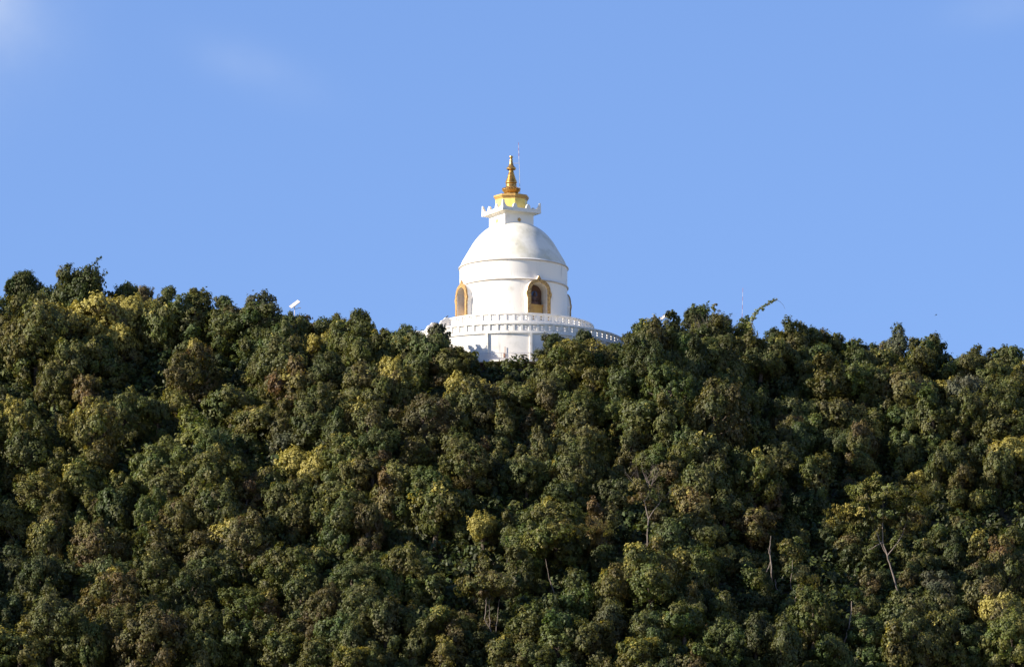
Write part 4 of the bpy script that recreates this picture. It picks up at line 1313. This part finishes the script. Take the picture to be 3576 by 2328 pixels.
stem_tree('zigzag pale branch standing out of the dark hollow at right', [[(3316, 2064), (3318, 2035), (3300, 2015), (3300, 1998)]], PB, rad=0.12, name='dead_tree', seed=15)
stem_tree('reddish leafless tree with pale forked trunk on the right skyline', [[(2510, 1245), (2517, 1215), (2517, 1195), (2528, 1175)], [(2517, 1195), (2500, 1182)], [(2517, 1195), (2508, 1160)]], PB, [], rad=0.14, twigs=5, seed=16, foot=2.5)
stem_tree('pale forked leafless trunk under the dense skyline bushes', [[(2436, 1205), (2440, 1190), (2452, 1172), (2462, 1160)], [(2440, 1190), (2428, 1165)]], PB, [], rad=0.12, twigs=4, seed=17, foot=2.5)
# light stems glimpsed elsewhere in the forest
for i, (a, c) in enumerate((((665, 1800), (655, 1745)), ((2362, 1812), (2354, 1790)), ((1640, 1720), (1636, 1700)), ((3560, 2110), (3548, 2065)), ((1275, 1660), (1282, 1640)), ((1283, 1650), (1271, 1625)))):
    stem_tree(['grey trunk glimpsed among olive crowns at left of the slope', 'short bright stem in the shade right of the bare-branched tree', 'tiny pale stem below the yellow trees under the pagoda',
               'pale stem beside brown foliage at the right edge', 'pale twig stem in the middle of the left slope', 'second pale twig stem leaning left on the left slope'][i], [[a, ((a[0] + c[0]) / 2 + 2, (a[1] + c[1]) / 2), c]], PB, rad=0.10, name='dead_tree', seed=30 + i)

# arching creeper on the right skyline
p0, g0 = ray_place(2600, 1150, 6.5, -3.0)
vine = thing('creeper', 'leafy creeper arching into the sky on the right skyline', 'creeper', (p0.x, p0.y, g0))


def at_v(q):
    d = pix_dir(*q)
    return CAM + d * ((p0.y - CAM.y) / d.y) - Vector((p0.x, p0.y, g0))


vp = [(2610, 1180), (2622, 1140), (2632, 1110), (2645, 1085), (2665, 1070), (2690, 1055), (2712, 1046)]
tail = [(2712, 1046), (2725, 1054), (2736, 1066), (2742, 1080)]
vpts = [Vector((0, 0, -0.4))] + [at_v(q) for q in vp]
put('stem', MB().tube(vpts, [0.12, 0.1, 0.08, 0.07, 0.06, 0.05, 0.045, 0.04], 6).mesh('creeper_stem', 'bark'), vine)
put('tendril', MB().tube([at_v(q) for q in tail], [0.03, 0.025, 0.02, 0.012], 5).mesh('creeper_tendril', 'bark'), vine)
rng = np.random.default_rng(5)
vcl = []
for k in range(60):
    t = 1.0 + 6.0 * (k / 59)
    i = min(int(t), 6)
    q = vpts[i].lerp(vpts[i + 1], t - i)
    w_ = np.interp(t, [1, 2.5, 4, 7], [0.9, 0.6, 0.36, 0.24])
    vcl.append((q.x + rng.normal() * w_ * 0.6, q.y + rng.normal() * w_ * 0.5, q.z + rng.normal() * w_ * 0.4, 0.22 + w_ * 0.25))
vo = put('foliage', leaves_mesh('creeper_leaves', vcl, rng, 4, 6, 0.28, rad=4, cz=6), vine)
vo.color = (0.34, 0.36, 0.13, 0.0)
# pale sprig above the dense skyline bush
p1, g1 = ray_place(2495, 1075, 9.0, -3.0)
spr = thing('sapling', 'yellow-green sprig standing above the dense dark skyline bush', 'sapling', (p1.x, p1.y, g1))
put('stem', MB().tube([(0, 0, -0.3), (0.05, 0, p1.z - g1 - 2), (0, 0, p1.z - g1 + 0.5)], [0.1, 0.06, 0.03], 6).mesh('sprig_stem', 'bark'), spr)
so = put('foliage', leaves_mesh('sprig_leaves', [(0, 0, p1.z - g1 - 1.2, 0.35), (0.1, 0, p1.z - g1 - 0.4, 0.4), (-0.15, 0, p1.z - g1 + 0.2, 0.45), (0.2, 0, p1.z - g1 + 0.5, 0.35)], rng, 6, 10, 0.32, rad=2, cz=p1.z - g1), spr)
so.color = (0.17, 0.15, 0.04, 0.0)


# ------------------------------------------------------------------ solar lamps, mast, birds
def solar_lamp(px, py, ln, wd, label, yaw):
    d = pix_dir(px, py)
    yy = -6.0
    p = CAM + d * ((yy - CAM.y) / d.y)
    g = ground(p.x, p.y)
    rt = thing('solar_lamp', label, 'solar lamp', (p.x, p.y, g), 0, 'solar lamps on poles among the trees')
    h = p.z - g
    put('pole', MB().tube([(0, 0, -0.5), (0, 0, h - 0.15)], [0.09, 0.06], 8).mesh('lamp_pole', 'mastwhite'), rt)
    pn = put('panel', MB().quadbox((-ln / 2, -wd / 2, -0.05), (ln / 2, wd / 2, 0.05)).mesh('lamp_panel', 'panel'), rt, (0, 0, h))
    pn.rotation_euler = (R(42), R(-38), R(yaw))
    fr = MB()
    for s_ in (-1, 1):
        fr.quadbox((-ln / 2 - 0.03, s_ * wd / 2 - 0.03, -0.07), (ln / 2 + 0.03, s_ * wd / 2 + 0.03, 0.07))
        fr.quadbox((s_ * ln / 2 - 0.03, -wd / 2 + 0.03, -0.07), (s_ * ln / 2 + 0.03, wd / 2 - 0.03, 0.07))
    put('frame', fr.mesh('lamp_panel_frame', 'mastwhite'), pn)
    put('bracket', MB().tube([(0, 0, h - 0.9), (0.35, 0, h - 0.75), (0.75, -0.05, h - 0.62)], 0.035, 6).mesh('lamp_bracket', 'steel'), rt)
    put('lamp_head', MB().quadbox((0.6, -0.16, h - 0.68), (1.05, 0.06, h - 0.56)).mesh('lamp_head', 'steel'), rt)


solar_lamp(1029, 1062, 1.75, 0.72, 'tilted pale solar panel lamp on the skyline left of the pagoda', 12)
solar_lamp(2319, 1106, 1.3, 0.5, 'small tilted pale solar panel lamp just right of the pagoda', 12)

d = pix_dir(2591, 1140)
p = CAM + d * ((-2.0 - CAM.y) / d.y)
g = ground(p.x, p.y)
mast = thing('mast', 'thin red and white banded mast on the right skyline', 'mast', (p.x, p.y, g))
h0 = p.z - g
put('shaft', MB().tube([(0, 0, -0.4), (0, 0, h0)], 0.07, 8).mesh('mast_shaft', 'mastwhite'), mast)
for k in range(9):
    put('band', MB().tube([(k * 0.02, 0, h0 + k * 0.72), (k * 0.02 + 0.02, 0, h0 + (k + 1) * 0.72)], 0.034 - 0.001 * k, 8).mesh('mast_band', 'red' if k % 2 == 0 else 'mastwhite'), mast)


def bird(label, loc, rz, wings):
    rt = thing('bird', label, 'bird', loc, rz)
    if wings:
        rt.scale = (0.6, 0.6, 0.6)
    b = MB().tube([(0, 0.26, 0.10), (0, 0.16, 0.14), (0, 0.02, 0.19), (0, -0.10, 0.27), (0, -0.17, 0.33), (0, -0.22, 0.35), (0, -0.30, 0.345)], [0.012, 0.05, 0.085, 0.075, 0.055, 0.045, 0.008], 10)
    put('body', smooth_angle(b.mesh('bird_body', 'black'), 60), rt)
    put('tail', MB().prism([(-0.05, 0.05), (-0.03, 0.12), (0.03, 0.12), (0.05, 0.05)], 0.2, 0.42).mesh('bird_tail', 'black'), rt)
    for s_ in (-1, 1):
        if wings:
            w_ = MB()
            w_.v = [(s_ * .05, -.1, .22), (s_ * .3, -.16, .34), (s_ * .52, -.02, .30), (s_ * .3, .06, .32), (s_ * .05, .12, .2), (s_ * .05, -.1, .20), (s_ * .3, -.16, .32), (s_ * .52, -.02, .28), (s_ * .3, .06, .30), (s_ * .05, .12, .18)]
            w_.f = [(0, 1, 2, 3, 4), (9, 8, 7, 6, 5)] + [(k, (k + 1) % 5, (k + 1) % 5 + 5, k + 5) for k in range(5)]
            put('wing', w_.mesh('bird_wing', 'black'), rt)
        else:
            put('wing', MB().tube([(s_ * .075, -.1, .25), (s_ * .09, .05, .18), (s_ * .03, .28, .11)], [.03, .045, .01], 6).mesh('bird_wing', 'black'), rt)
            put('leg', MB().tube([(s_ * .035, 0.02, 0.13), (s_ * .035, 0.0, 0.0)], .01, 5).mesh('bird_leg', 'black'), rt)


# perched on the parapet of the upper flight of steps
sa = R(STAIR)
half2 = R2 * sin(R(11.0))
lx, ly = half2, -(R2 + 0.15)
bird('small black crow perched on the stair parapet of the terrace', (lx * cos(sa) - ly * sin(sa), lx * sin(sa) + ly * cos(sa), 8.80), R(60), False)
d = pix_dir(3269, 1102)
p = CAM + d * ((-60 - CAM.y) / d.y)
bird('tiny dark bird flying in the open sky at right', tuple(p), R(70), True)
print('tris', sum(len(m.polygons) for m in bpy.data.meshes) * 2, 'objects', len(bpy.data.objects))
